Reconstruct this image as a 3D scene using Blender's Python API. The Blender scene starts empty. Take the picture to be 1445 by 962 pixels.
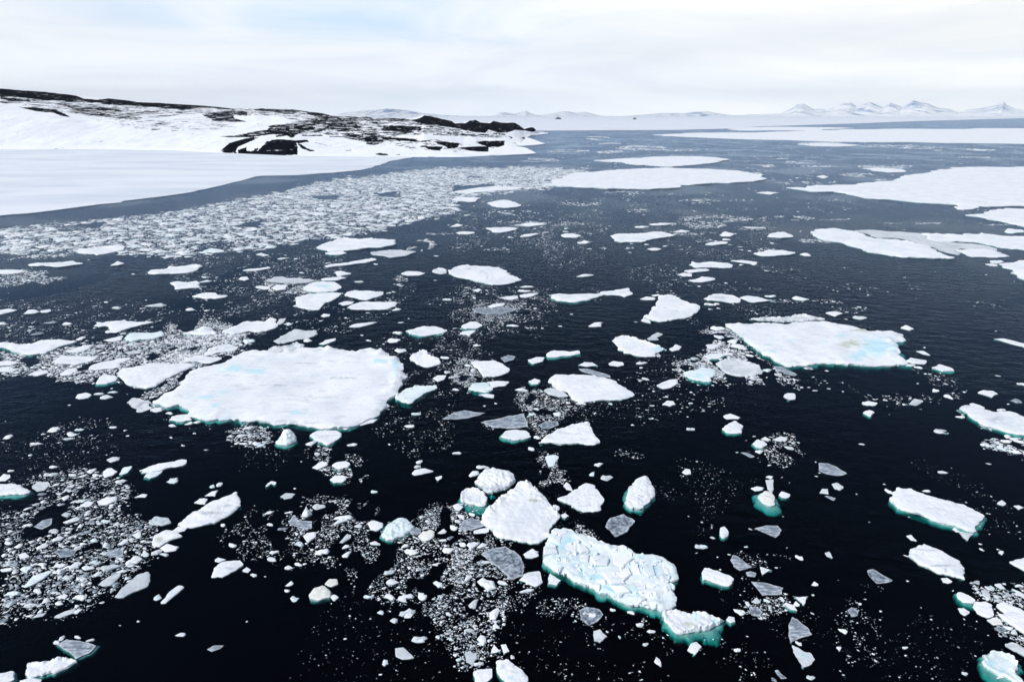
import bpy, math, random
import numpy as np
from mathutils import Vector, noise, kdtree
from mathutils.geometry import delaunay_2d_cdt

random.seed(7)
rng = np.random.default_rng(7)
scene = bpy.context.scene
COL = scene.collection

# ------------------------------------------------------------------ camera
CAM_H = 40.0
FPX = 803.0                       # focal length in photo pixels (1445 wide): a 20 mm lens
HORIZON = 163.0
PITCH = math.atan((481 - HORIZON) / FPX)
cam_d = bpy.data.cameras.new('camera')
cam_d.sensor_width = 36.0
cam_d.lens = 36.0 * FPX / 1445.0
cam_d.clip_start = 0.5
cam_d.clip_end = 300000.0
cam = bpy.data.objects.new('camera', cam_d)
cam.location = (0, 0, CAM_H)
cam.rotation_euler = (math.pi / 2 - PITCH, 0, 0)
COL.objects.link(cam)
scene.camera = cam
CP, SP = math.cos(PITCH), math.sin(PITCH)


def ray(px, py):
    a = (px - 722.5) / FPX
    b = (481 - py) / FPX
    return a, CP + b * SP, -SP + b * CP


def sea(px, py, z=0.0):
    """where the line of sight through a photo point meets the level z"""
    dx, dy, dz = ray(px, py)
    t = (z - CAM_H) / dz
    return dx * t, dy * t


def at_range(px, py, dist):
    """point at horizontal range dist along a line of sight"""
    dx, dy, dz = ray(px, py)
    t = dist / math.hypot(dx, dy)
    return dx * t, dy * t, CAM_H + dz * t


def to_px(x, y, z):
    zc = y * CP - (z - CAM_H) * SP
    u = 722.5 + FPX * x / zc
    v = 481 - FPX * (y * SP + (z - CAM_H) * CP) / zc
    return u, v


def metre_per_px(py):
    x, y = sea(722.5, py)
    return math.hypot(y * CP + CAM_H * SP, 0) / FPX


# ------------------------------------------------------------------ materials
def new_mat(name):
    m = bpy.data.materials.new(name)
    m.use_nodes = True
    m.node_tree.nodes.clear()
    return m, m.node_tree.nodes, m.node_tree.links


def N(nodes, kind, **kw):
    n = nodes.new(kind)
    for k, v in kw.items():
        if k.startswith('i_'):
            n.inputs[k[2:].replace('_', ' ')].default_value = v
        else:
            setattr(n, k, v)
    return n


def ramp(nodes, links, src, stops, interp='LINEAR'):
    r = nodes.new('ShaderNodeValToRGB')
    r.color_ramp.interpolation = interp
    els = r.color_ramp.elements
    while len(els) < len(stops):
        els.new(0.5)
    for e, (p, c) in zip(els, stops):
        e.position = p
        e.color = c if len(c) == 4 else (*c, 1)
    links.new(src, r.inputs[0])
    return r


def mixc(nodes, links, fac, a, b):
    m = nodes.new('ShaderNodeMix')
    m.data_type = 'RGBA'
    for s, v in ((0, fac), (6, a), (7, b)):
        if hasattr(v, 'node'):
            links.new(v, m.inputs[s])
        else:
            m.inputs[s].default_value = v if s == 0 else (*v, 1)
    return m.outputs[2]


def mathn(nodes, links, op, a, b=None, clamp=False):
    m = nodes.new('ShaderNodeMath')
    m.operation = op
    m.use_clamp = clamp
    for s, v in ((0, a), (1, b)):
        if v is None:
            continue
        if hasattr(v, 'node'):
            links.new(v, m.inputs[s])
        else:
            m.inputs[s].default_value = v
    return m.outputs[0]


def pos(nodes):
    return nodes.new('ShaderNodeNewGeometry').outputs['Position']


def noise_n(nodes, links, vec, scale, detail=4.0, rough=0.55, dist=0.0):
    n = N(nodes, 'ShaderNodeTexNoise', i_Scale=scale, i_Detail=detail, i_Roughness=rough, i_Distortion=dist)
    links.new(vec, n.inputs['Vector'])
    return n.outputs[0]


def attr(nodes, name):
    a = nodes.new('ShaderNodeAttribute')
    a.attribute_name = name
    return a.outputs['Fac']


def finish(m, nodes, links, color, rough=0.6, bump=None, bstr=0.3, bdist=0.05, spec=0.3, sss=0.0):
    p = N(nodes, 'ShaderNodeBsdfPrincipled')
    if hasattr(color, 'node'):
        links.new(color, p.inputs['Base Color'])
    else:
        p.inputs['Base Color'].default_value = (*color, 1)
    if hasattr(rough, 'node'):
        links.new(rough, p.inputs['Roughness'])
    else:
        p.inputs['Roughness'].default_value = rough
    p.inputs['Specular IOR Level'].default_value = spec
    if bump is not None:
        b = N(nodes, 'ShaderNodeBump', i_Strength=bstr, i_Distance=bdist)
        links.new(bump, b.inputs['Height'])
        links.new(b.outputs[0], p.inputs['Normal'])
    o = nodes.new('ShaderNodeOutputMaterial')
    links.new(p.outputs[0], o.inputs['Surface'])
    return m


def snow_material(name, base, shade, fine=3.0):
    m, n, l = new_mat(name)
    ps = pos(n)
    big = noise_n(n, l, ps, 0.16, 5, 0.6, 0.6)
    dm = N(n, 'ShaderNodeMapping')
    dm.inputs['Rotation'].default_value = (0, 0, 0.5)
    dm.inputs['Scale'].default_value = (0.45, 1.5, 1.0)
    l.new(ps, dm.inputs[0])
    mid = noise_n(n, l, dm.outputs[0], 0.9, 7, 0.64, 0.5)
    c = mixc(n, l, ramp(n, l, big, [(0.40, (0, 0, 0)), (0.70, (1, 1, 1))]).outputs[0], base, shade)
    dimple = ramp(n, l, mid, [(0.34, (1, 1, 1)), (0.46, (0, 0, 0))]).outputs[0]
    c = mixc(n, l, mathn(n, l, 'MULTIPLY', dimple, 0.75), c, tuple(s * 0.86 for s in shade))
    grit = noise_n(n, l, ps, 3.2, 6, 0.72)
    gm = ramp(n, l, grit, [(0.33, (1, 1, 1)), (0.43, (0, 0, 0))]).outputs[0]
    c = mixc(n, l, mathn(n, l, 'MULTIPLY', gm, 0.6), c, (0.50, 0.56, 0.60))
    edge = noise_n(n, l, ps, 1.6, 5, 0.65)
    edge = mathn(n, l, 'MULTIPLY', mathn(n, l, 'SUBTRACT', edge, 0.5), 1.3)
    for name2, col in (('pond', (0.42, 0.74, 0.80)), ('algae', (0.44, 0.47, 0.33)), ('grey', (0.40, 0.45, 0.50))):
        a = attr(n, name2)
        am = mathn(n, l, 'ADD', a, mathn(n, l, 'MULTIPLY', edge, mathn(n, l, 'GREATER_THAN', a, 0.02)))
        am = ramp(n, l, am, [(0.30, (0, 0, 0)), (0.95, (1, 1, 1))]).outputs[0]
        c = mixc(n, l, mathn(n, l, 'MULTIPLY', am, 0.7), c, col)
    h = mathn(n, l, 'ADD', mathn(n, l, 'MULTIPLY', mid, 1.0), mathn(n, l, 'MULTIPLY', noise_n(n, l, ps, 5.0, 4, 0.6), 0.35))
    return finish(m, n, l, c, 0.65, h, 0.7, 0.16, 0.2)


def clear_ice_material(name, dark, lite, streak=True, scale=1.6):
    m, n, l = new_mat(name)
    tc = n.new('ShaderNodeTexCoord').outputs['Object']
    ps = pos(n)
    mp = N(n, 'ShaderNodeMapping')
    mp.inputs['Rotation'].default_value = (0, 0, 0.7)
    mp.inputs['Scale'].default_value = (0.5, 3.2, 1) if streak else (1, 1, 1)
    l.new(tc, mp.inputs[0])
    st = noise_n(n, l, mp.outputs[0], scale, 6, 0.6, 0.5)
    sp = noise_n(n, l, ps, 2.6, 6, 0.7, 0.3)
    mix = mathn(n, l, 'ADD', mathn(n, l, 'MULTIPLY', st, 0.6), mathn(n, l, 'MULTIPLY', sp, 0.4))
    c = ramp(n, l, mix, [(0.40, dark), (0.50, tuple(a * 0.6 + b * 0.4 for a, b in zip(dark, lite))), (0.58, lite)]).outputs[0]
    rim = mathn(n, l, 'ADD', attr(n, 'rim'), mathn(n, l, 'MULTIPLY', mathn(n, l, 'SUBTRACT', noise_n(n, l, ps, 3.0, 5, 0.7), 0.5), 2.6))
    rm = ramp(n, l, rim, [(0.45, (0, 0, 0)), (1.05, (0.6, 0.6, 0.6))]).outputs[0]
    c = mixc(n, l, rm, c, (0.66, 0.70, 0.73))
    return finish(m, n, l, c, 0.35, mix, 0.3, 0.08, 0.4)


M = {}
M['snow'] = snow_material('snow', (0.86, 0.87, 0.88), (0.70, 0.74, 0.78))
M['blue_snow'] = snow_material('bluish_wet_snow', (0.80, 0.86, 0.87), (0.60, 0.73, 0.76))
M['grey_snow'] = snow_material('grey_wet_snow', (0.66, 0.69, 0.71), (0.47, 0.51, 0.54))
M['algae_snow'] = snow_material('cream_stained_snow', (0.84, 0.84, 0.80), (0.70, 0.70, 0.63))
M['rubble'] = snow_material('rubbly_snow', (0.74, 0.76, 0.77), (0.46, 0.52, 0.55))
M['clear'] = clear_ice_material('grey_clear_ice', (0.09, 0.12, 0.16), (0.50, 0.55, 0.60))
M['dark_clear'] = clear_ice_material('dark_clear_ice', (0.05, 0.07, 0.10), (0.42, 0.48, 0.53), False, 2.2)


def edge_material():
    m, n, l = new_mat('blue_green_ice_edge')
    ps = pos(n)
    c = ramp(n, l, noise_n(n, l, ps, 2.2, 5, 0.65), [(0.35, (0.46, 0.60, 0.61)), (0.58, (0.70, 0.76, 0.78))]).outputs[0]
    return finish(m, n, l, c, 0.35, noise_n(n, l, ps, 4.0, 4, 0.6), 0.6, 0.12, 0.4)


M['edge'] = edge_material()


def ledge_material():
    m, n, l = new_mat('submerged_ice')
    c = ramp(n, l, noise_n(n, l, pos(n), 1.1, 5, 0.6), [(0.35, (0.16, 0.30, 0.28)), (0.65, (0.34, 0.50, 0.47))]).outputs[0]
    return finish(m, n, l, c, 0.6)


M['ledge'] = ledge_material()


def water_material():
    m, n, l = new_mat('cold_sea_water')
    ps = pos(n)
    # ripples: two wave families blown across the sea, calmer in slicks
    mp = N(n, 'ShaderNodeMapping')
    mp.inputs['Rotation'].default_value = (0, 0, 0.35)
    mp.inputs['Scale'].default_value = (0.55, 1.0, 1.0)
    l.new(ps, mp.inputs[0])
    r1 = noise_n(n, l, mp.outputs[0], 0.55, 3, 0.55, 0.3)
    r2 = noise_n(n, l, mp.outputs[0], 2.1, 3, 0.6, 0.2)
    h = mathn(n, l, 'ADD', r1, mathn(n, l, 'MULTIPLY', r2, 0.35))
    slick = noise_n(n, l, ps, 0.018, 3, 0.5, 0.8)
    sl = ramp(n, l, slick, [(0.36, (0.22, 0.22, 0.22)), (0.52, (1, 1, 1))]).outputs[0]
    # calm lanes in the lee of the ice
    for (cx, cy, rx, ry) in SLICKS:
        sx = N(n, 'ShaderNodeMapping')
        sx.vector_type = 'POINT'
        sx.inputs['Location'].default_value = (-cx / rx, -cy / ry, 0)
        sx.inputs['Scale'].default_value = (1 / rx, 1 / ry, 0)
        l.new(ps, sx.inputs[0])
        ln = N(n, 'ShaderNodeVectorMath', operation='LENGTH')
        l.new(sx.outputs[0], ln.inputs[0])
        d = mathn(n, l, 'ADD', ln.outputs['Value'], mathn(n, l, 'MULTIPLY', mathn(n, l, 'SUBTRACT', slick, 0.5), 1.4))
        f = ramp(n, l, d, [(0.85, (0.12, 0.12, 0.12)), (1.0, (1, 1, 1))]).outputs[0]
        sl = mathn(n, l, 'MULTIPLY', sl, f)
    b = N(n, 'ShaderNodeBump', i_Distance=0.35)
    l.new(mathn(n, l, 'MULTIPLY', sl, RIPPLE), b.inputs['Strength'])
    l.new(h, b.inputs['Height'])
    fr = N(n, 'ShaderNodeFresnel', i_IOR=WATER_IOR)
    l.new(b.outputs[0], fr.inputs['Normal'])
    gl = N(n, 'ShaderNodeBsdfGlossy')
    gl.inputs['Color'].default_value = (0.46, 0.58, 0.74, 1)
    l.new(b.outputs[0], gl.inputs['Normal'])
    l.new(mathn(n, l, 'ADD', mathn(n, l, 'MULTIPLY', sl, WATER_ROUGH), 0.03), gl.inputs['Roughness'])
    tr = N(n, 'ShaderNodeBsdfTransparent')
    mx = n.new('ShaderNodeMixShader')
    l.new(fr.outputs[0], mx.inputs[0])
    l.new(tr.outputs[0], mx.inputs[1])
    l.new(gl.outputs[0], mx.inputs[2])
    o = n.new('ShaderNodeOutputMaterial')
    l.new(mx.outputs[0], o.inputs['Surface'])
    v = N(n, 'ShaderNodeVolumeAbsorption')
    v.inputs['Color'].default_value = (0.0, 0.785, 0.785, 1)
    v.inputs['Density'].default_value = 4.4
    l.new(v.outputs[0], o.inputs['Volume'])
    return m


HAZE = 2.1e-5
SKY_STRENGTH = 0.08
SKY_TOP = 0.03
CLOUD_L = 0.80
SUN_E = 2.55
EXPOSURE = 0.50
WATER_IOR = 1.21
RIPPLE = 0.55
WATER_ROUGH = 0.20
SLICKS = []
for (px, py, wpx, hpx) in ((60, 400, 150, 44), (340, 385, 60, 60), (140, 356, 60, 22), (345, 470, 40, 30)):
    x0, y0 = sea(px, py)
    xa, _ = sea(px + wpx / 2, py)
    _, ya = sea(px, py - hpx / 2)
    SLICKS.append((x0, y0, abs(xa - x0), abs(ya - y0)))
M['water'] = water_material()


def rock_snow_material():
    """volcanic rock showing through the snow where the rock attribute and the snow drift pattern allow"""
    m, n, l = new_mat('snow_and_volcanic_rock')
    ps = pos(n)
    a = attr(n, 'rock')
    mp = N(n, 'ShaderNodeMapping')
    mp.inputs['Scale'].default_value = (0.055, 0.03, 0.75)
    l.new(ps, mp.inputs[0])
    d1 = noise_n(n, l, mp.outputs[0], 1.0, 6, 0.62, 0.2)
    d2 = noise_n(n, l, mp.outputs[0], 3.7, 4, 0.6, 0.1)
    d = mathn(n, l, 'ADD', mathn(n, l, 'MULTIPLY', d1, 0.62), mathn(n, l, 'MULTIPLY', d2, 0.38))
    k = mathn(n, l, 'ADD', a, mathn(n, l, 'MULTIPLY', mathn(n, l, 'SUBTRACT', d, 0.5), 3.6))
    mask = ramp(n, l, k, [(0.50, (0, 0, 0)), (0.535, (1, 1, 1))]).outputs[0]
    rockc = ramp(n, l, noise_n(n, l, ps, 0.15, 6, 0.6), [(0.3, (0.002, 0.003, 0.006)), (0.7, (0.007, 0.008, 0.012))]).outputs[0]
    snowc = ramp(n, l, noise_n(n, l, ps, 0.02, 5, 0.6, 0.5), [(0.3, (0.78, 0.81, 0.84)), (0.65, (0.86, 0.87, 0.88))]).outputs[0]
    h = noise_n(n, l, ps, 0.25, 6, 0.6)
    return finish(m, n, l, mixc(n, l, mask, snowc, rockc), 0.9, h, 0.35, 1.0, 0.0)


M['land'] = rock_snow_material()


def sheet_material():
    m, n, l = new_mat('flat_fast_ice')
    ps = pos(n)
    mp = N(n, 'ShaderNodeMapping')
    mp.inputs['Scale'].default_value = (0.010, 0.035, 0.02)
    mp.inputs['Rotation'].default_value = (0, 0, 0.25)
    l.new(ps, mp.inputs[0])
    d = noise_n(n, l, mp.outputs[0], 1.0, 6, 0.6, 0.4)
    c = ramp(n, l, d, [(0.35, (0.62, 0.67, 0.73)), (0.6, (0.76, 0.79, 0.82))]).outputs[0]
    # one long refrozen crack
    w = N(n, 'ShaderNodeMapping')
    w.inputs['Rotation'].default_value = (0, 0, 0.15)
    l.new(ps, w.inputs[0])
    return finish(m, n, l, c, 0.7, noise_n(n, l, ps, 0.3, 5, 0.6), 0.25, 0.4, 0.2)


M['sheet'] = sheet_material()


def flat_mat(name, c, rough=0.8):
    m, n, l = new_mat(name)
    d = noise_n(n, l, pos(n), 0.05, 5, 0.6)
    cc = ramp(n, l, d, [(0.3, tuple(v * 0.85 for v in c)), (0.7, tuple(min(1, v * 1.12) for v in c))]).outputs[0]
    return finish(m, n, l, cc, rough, spec=0.1)


M['crack'] = flat_mat('refrozen_crack_ice', (0.48, 0.51, 0.54))
M['dark_rock'] = flat_mat('dark_island_rock', (0.03, 0.035, 0.045))


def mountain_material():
    m, n, l = new_mat('snowy_rock_with_painted_haze')
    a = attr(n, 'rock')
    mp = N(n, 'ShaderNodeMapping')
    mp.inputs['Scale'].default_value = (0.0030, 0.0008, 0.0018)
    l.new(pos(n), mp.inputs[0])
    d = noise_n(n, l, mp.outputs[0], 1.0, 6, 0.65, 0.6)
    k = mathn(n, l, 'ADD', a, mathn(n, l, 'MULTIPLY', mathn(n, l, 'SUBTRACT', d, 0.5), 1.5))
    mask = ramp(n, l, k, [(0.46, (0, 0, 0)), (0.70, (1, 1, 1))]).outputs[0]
    return finish(m, n, l, mixc(n, l, mask, (0.86, 0.87, 0.88), (0.16, 0.26, 0.44)), 0.8, spec=0.1)  # blue of distance haze is painted into the rock colour


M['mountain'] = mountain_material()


# ------------------------------------------------------------------ object helpers
def link(o):
    COL.objects.link(o)
    return o


def tag(o, label=None, cat=None, group=None, kind=None):
    if label:
        o['label'] = label
    if cat:
        o['category'] = cat
    if group:
        o['group'] = group
    if kind:
        o['kind'] = kind
    return o


def mesh_from(name, verts, faces, mats, fmat=None, smooth=True, sharp=None):
    me = bpy.data.meshes.new(name)
    me.from_pydata([tuple(map(float, v)) for v in verts], [], faces)
    for m in mats:
        me.materials.append(m)
    if fmat is not None:
        me.polygons.foreach_set('material_index', np.asarray(fmat, dtype=np.int32))
    me.polygons.foreach_set('use_smooth', np.full(len(me.polygons), smooth))
    if smooth and sharp:
        me.set_sharp_from_angle(angle=math.radians(sharp))
    me.update()
    return me


def float_attr(me, name, vals):
    a = me.attributes.new(name, 'FLOAT', 'POINT')
    a.data.foreach_set('value', np.asarray(vals, dtype=np.float32))


def in_poly(px, py, poly):
    px = np.asarray(px)
    py = np.asarray(py)
    inside = np.zeros(px.shape, bool)
    n = len(poly)
    j = n - 1
    for i in range(n):
        xi, yi = poly[i]
        xj, yj = poly[j]
        if yi != yj:
            c = ((yi > py) != (yj > py)) & (px < (xj - xi) * (py - yi) / (yj - yi) + xi)
            inside ^= c
        j = i
    return inside


def seg_dist(P, poly):
    """distance of each point to a closed polyline"""
    P = np.asarray(P, float)
    best = np.full(len(P), 1e18)
    A = np.asarray(poly, float)
    B = np.roll(A, -1, axis=0)
    for a, b in zip(A, B):
        ab = b - a
        L = max(1e-12, float(ab @ ab))
        t = np.clip(((P - a) @ ab) / L, 0, 1)
        d = P - (a + t[:, None] * ab)
        best = np.minimum(best, (d * d).sum(1))
    return np.sqrt(best)
# ------------------------------------------------------------------ floating ice: where each piece lies
# corner and scale of the view each outline was read in
VIEW = {'P': (0, 0, 1.0), 'C1': (0, 100, 3.6125), 'C2': (300, 120, 2.89), 'C3': (700, 120, 3.6125), 'C4': (1045, 120, 3.435),
        'D1': (0, 300, 4.81), 'D2': (280, 300, 4.81), 'D3': (560, 300, 4.81), 'D4': (840, 300, 4.81), 'D5': (1120, 300, 4.446),
        'E1': (0, 460, 4.01), 'E2': (190, 460, 3.6125), 'E3': (560, 460, 4.01), 'E4': (840, 430, 4.58), 'E5': (1020, 420, 3.4),
        'F1': (0, 660, 3.186), 'F2': (280, 660, 3.185), 'F3': (560, 630, 5.558), 'F4': (560, 760, 3.284), 'F5': (960, 600, 4.81),
        'F6': (960, 760, 4.76), 'F7': (1200, 560, 4.371), 'F8': (1200, 760, 4.763), 'G': (740, 660, 4.008)}


def pts(view, s):
    x0, y0, k = VIEW[view]
    return [(x0 + float(a) / k, y0 + float(b) / k) for a, b in (p.split(',') for p in s.split())]


FL = []      # traced floes


def T(view, s, m='snow', label=None, anc=None, h=1.0, led=None, rub=None, dome=0.0, blocks=None, paint=None, extra=None):
    FL.append(dict(px=pts(view, s) + (extra or []), m=m, label=label, anc=anc, h=h, led=led, rub=rub, dome=dome, blocks=blocks,
                   paint=paint or []))


# ---- far water
T('P', '920,190 1000,188.2 1045,187 1150,183.8 1200,182.7 1330,182 1460,180.8 1560,180 1560,202.5 1365,202 1208,200.5 1141,198.7 1045,196.3 990,194 935,192.3',
  label='immense low floe stretching like a white bar across the distant water', anc='the immense distant floe', h=1.6)
T('C4', '-60,214 0,207 160,203 480,206 550,210 330,220 0,221', label='thin white strip of ice in the dark lead behind the immense distant floe', h=1.3)
T('C3', '270,507 330,470 380,455 520,437 700,427 850,420 1000,425 1150,432 1290,442 1350,455 1378,468 1340,482 1200,493 1090,500 960,517 780,533 640,528 480,522 330,516',
  label='large flat leaf-shaped floe at the end of the brash ice band', anc='the leaf-shaped flat floe', h=1.3, rub=('b', 4, 0.5))
T('C3', '500,383 620,378 700,370 900,362 1060,364 1150,370 1205,378 1140,390 1030,405 900,416 780,412 690,405 640,392 540,390',
  label='smaller spindle-shaped floe just beyond the leaf-shaped flat floe', anc='the spindle-shaped floe', h=1.3)
T('P', '1116,264 1141,266 1167,262 1220,256 1266,251.5 1301,247.5 1319,241.5 1339,237 1359,235.3 1445,236 1540,236 1540,296 1445,290 1388,287.7 1336,286 1278,282.4 1225,279.5 1185,274.3 1158.6,270',
  label='vast smooth floe with a pointed end lying before the immense distant floe', anc='the vast pointed floe', h=1.4, rub=('l', 5, 0.6))
T('P', '1363,303 1383,300.5 1406,294.7 1423,294 1445,294.5 1520,295 1520,330 1445,319.4 1420,314.5 1394,309 1377,305',
  label='ragged floe tucked in front of the vast pointed floe', anc='the ragged-ended floe', h=1.1)
T('D5', '95,118 160,105 235,97 330,108 420,125 520,165 640,165 740,185 830,205 900,235 960,260 1005,285 900,283 700,278 560,258 450,240 380,215 300,185 200,170 130,150',
  label='long white tongue-shaped floe hemmed by grey slush', anc='the tongue-shaped floe', rub=('b', 2, 0.4))
T('D5', '800,128 900,133 1060,142 1190,130 1320,145 1445,150 1560,158 1560,240 1445,232 1300,220 1150,185 1000,180 900,178 840,160',
  label='ragged white floe joined to the tongue-shaped floe by slush', h=0.9, rub=('b', 2, 0.4))
T('D5', '1040,240 1080,228 1200,225 1330,262 1370,275 1290,282 1100,272', label='small crumbling floe at the end of the slush by the tongue-shaped floe', h=0.8)
T('D5', '380,112 520,112 700,122 800,132 840,165 900,182 1010,185 1150,196 1290,226 1290,250 1180,246 1060,226 1010,240 1030,268 960,252 890,226 740,178 640,160 520,158', m='grey_snow',
  label='grey slush sheet between the tongue-shaped floe and its ragged neighbour', h=0.25)
T('P', '1412,372 1426,370 1445,367 1520,365 1520,405 1445,393 1435,390 1430,382 1417,376.5', label='broad white floe in front of the long slushy floes, cut by the picture edge', h=1.0, rub=('f', 1.5, 0.3))
T('D5', '1200,322 1240,318 1285,328 1275,336 1230,332')
T('D5', '1235,300 1300,298 1318,308 1280,320 1245,315')
T('C4', '1030,590 1060,578 1130,583 1157,592 1120,600 1060,601', h=1.4)
T('C4', '1283,712 1290,695 1330,700 1374,702 1374,712 1310,716', h=1.5, led='f')
T('C4', '268,288 400,282 500,286 600,292 500,298 360,296', h=0.9)
T('C4', '590,404 680,400 790,408 800,420 720,424 640,414', h=0.9)
T('C4', '75,522 130,516 190,522 150,530', h=1.2)
T('C4', '134,730 170,712 205,712 235,728 258,735 190,740', h=1.5)
T('C4', '68,815 150,802 265,808 230,822 110,828', h=1.3)
T('C4', '370,443 400,436 428,444 400,452', h=1.2)
# ---- distant middle
T('D4', '95,155 160,145 300,138 400,130 480,140 525,155 440,165 370,180 320,198 180,203 130,190',
  label='white cigar-shaped floe with a crumbling tip in front of the leaf-shaped flat floe', anc='the cigar-shaped floe', rub=('b', 1.2, 0.3))
T('C3', '0,590 40,583 90,595 128,612 60,622 0,622', label=None)
T('C2', '990,435 1060,420 1150,412 1270,415 1230,428 1130,432 1050,440')
T('C2', '1110,480 1170,470 1230,480 1258,492 1200,500 1140,492')
T('C2', '1010,455 1090,460 1060,475 980,472')
T('D3', '400,135 440,128 520,130 532,138 480,148 420,145')
T('D3', '595,102 640,100 760,97 830,105 800,120 720,132 660,135 630,118')
T('D3', '828,85 870,70 980,72 1000,80 900,92')
T('D3', '835,165 860,148 940,140 970,142 900,160')
T('D3', '1105,155 1140,142 1200,140 1250,155 1220,168 1140,168')
T('D3', '1225,200 1270,188 1315,200 1280,210 1240,208')
T('D4', '745,215 790,200 860,195 900,200 880,212 800,220')
T('D4', '840,150 880,128 940,145 920,160 860,160', h=1.3)
T('D4', '525,130 580,115 640,125 600,135')
T('D4', '360,78 430,68 550,72 470,85 390,85')
T('D4', '1165,158 1200,140 1280,130 1340,158 1280,165 1200,165', h=1.4)
T('D4', '1080,275 1130,262 1220,255 1360,268 1310,282 1210,292 1110,285', h=1.2)
T('D4', '355,245 400,238 450,245 420,257 380,255')
# ---- rows of the middle distance
T('D1', '510,262 560,245 620,245 700,232 760,225 830,218 860,228 840,255 760,270 650,290 580,278',
  label='white floe jutting from the brash ice band into a calm blue lane', anc='the floe jutting from the brash band', rub=('b', 1.2, 0.3))
T('D1', '0,388 90,385 150,388 172,398 130,410 -60,418 -60,390')
T('D1', '175,352 260,338 330,342 420,335 500,325 510,340 570,345 480,360 380,375 330,360 250,360 190,362')
T('D1', '1018,408 1035,390 1120,380 1150,362 1200,368 1300,352 1345,350 1365,362 1340,385 1290,402 1130,415',
  label='lone blocky raft of ice floating on dark water in front of the brash band', anc='the lone blocky raft', h=1.5)
T('D1', '1155,475 1210,468 1280,472 1330,465 1362,475 1345,495 1360,508 1200,515 1185,495', h=1.2)
T('P', '268.5,417.5 280,414 292,412.3 307,412 309,416 322,416.5 315,419.5 293,420.5 275,419', h=1.3)
T('D1', '-60,668 0,660 70,650 112,660 80,672 0,690')
T('D1', '150,688 190,660 235,658 270,670 240,680', h=1.3)
T('D1', '270,665 340,655 352,668 320,678 275,678')
T('D1', '750,355 800,330 840,345 800,357', h=1.4, label='tiny pointed white berg alone on the dark water by the calm blue lane')
T('D1', '620,770 660,742 700,745 720,740 820,735 910,742 1040,738 1050,742 960,760 880,780 800,805 725,808 745,780 720,770 660,778',
  label='jagged arrowhead floe with a long thin point on the dark water', anc='the arrowhead floe')
T('D1', '840,850 890,820 950,815 1030,815 1100,795 1115,830 1060,845 960,855 880,872', m='blue_snow', led='fl')
T('D1', '700,865 760,850 830,835 820,860 770,875', h=0.9)
T('E1', '-60,120 0,95 70,92 130,100 230,85 300,78 440,82 420,95 330,120 250,155 180,160 100,145 50,120 0,122',
  label='tall white floe with a turquoise foot, reaching out of the crowded brash', anc='the tall turquoise-footed floe', led='f', h=1.2, rub=('b', 1, 0.3))
T('E1', '370,145 420,122 525,105 525,125 470,145 400,152', h=1.3)
T('E2', '245,38 300,28 345,8 385,5 420,30 410,40 330,42', label='white peaked floe like a small tent with pale blue waterline', anc='the tent-like floe', h=1.5, dome=1.6, led='f')
T('E1', '310,210 350,170 430,165 500,170 550,180 500,200 430,215 350,215')
T('E1', '500,245 530,220 590,200 660,185 730,180 720,190 680,210 690,228 600,240 540,250')
T('E1', '335,275 370,245 430,235 440,250 400,275 350,282')
T('E1', '160,275 200,255 265,250 275,262 210,280')
T('E1', '-40,205 50,195 110,205 60,220 -40,228')
T('E1', '-40,235 60,228 105,245 70,255 -40,258')
T('E1', '665,255 690,235 760,225 850,210 950,208 1050,210 1090,222 1050,245 960,290 880,345 820,357 740,335 690,315 670,285',
  label='clean white diamond-shaped floe moored beside the broadest floe', anc='the white diamond floe', paint=[])
T('E1', '545,325 555,295 590,275 650,275 672,290 665,310 610,322', led='fr', h=1.2)
T('E1', '425,405 440,385 490,375 518,388 500,405 450,412')
T('E1', '710,435 750,405 800,410 850,430 850,465 790,480 740,450', m='rubble', h=0.6,
  label='grey pancake of frozen rubble at the pointed end of the broadest floe')
T('E1', '950,530 960,510 1010,500 1060,498 1085,510 1085,530 1040,540 990,540', led='f', h=1.2)
T('E1', '860,480 880,458 915,462 918,480 890,488', h=1.2)
T('E2', '245,180 310,150 360,150 430,155 440,168 390,188 320,182')
T('E2', '362,148 380,115 440,95 490,95 525,105 520,120 440,135 400,145')
T('E1', '-60,892 0,890 60,885 110,900 180,925 150,945 60,955 -60,960', led='fr', h=1.4,
  label='high white floe edge with a cream waterline, cut off by the picture edge', anc='the cream-edged floe')
T('E1', '-20,876 20,835 55,840 58,855 30,875')
T('E1', '185,905 215,885 260,885 272,900 250,930 200,935', m='rubble', h=0.5)
T('E1', '575,825 600,805 630,800 665,820 640,840 590,855')
T('E1', '605,755 640,740 680,740 675,755 625,772', m='rubble')
T('E1', '675,835 700,800 745,790 745,805 720,830 690,842', m='blue_snow', led='fl')
T('E1', '785,815 830,800 900,775 960,770 1030,752 1053,760 1040,780 960,795 900,812 830,830 800,830',
  label='narrow white ice spar lying aslant on the black water', anc='the narrow ice spar', h=1.2)
T('E1', '815,852 830,832 880,824 920,818 890,845 850,860', m='blue_snow', led='f')
T('E1', '955,885 965,860 1000,862 1005,880 980,892', m='blue_snow')
T('E1', '360,930 385,905 425,895 410,910 375,932')
T('E1', '315,945 330,938 352,945 335,957')
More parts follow.
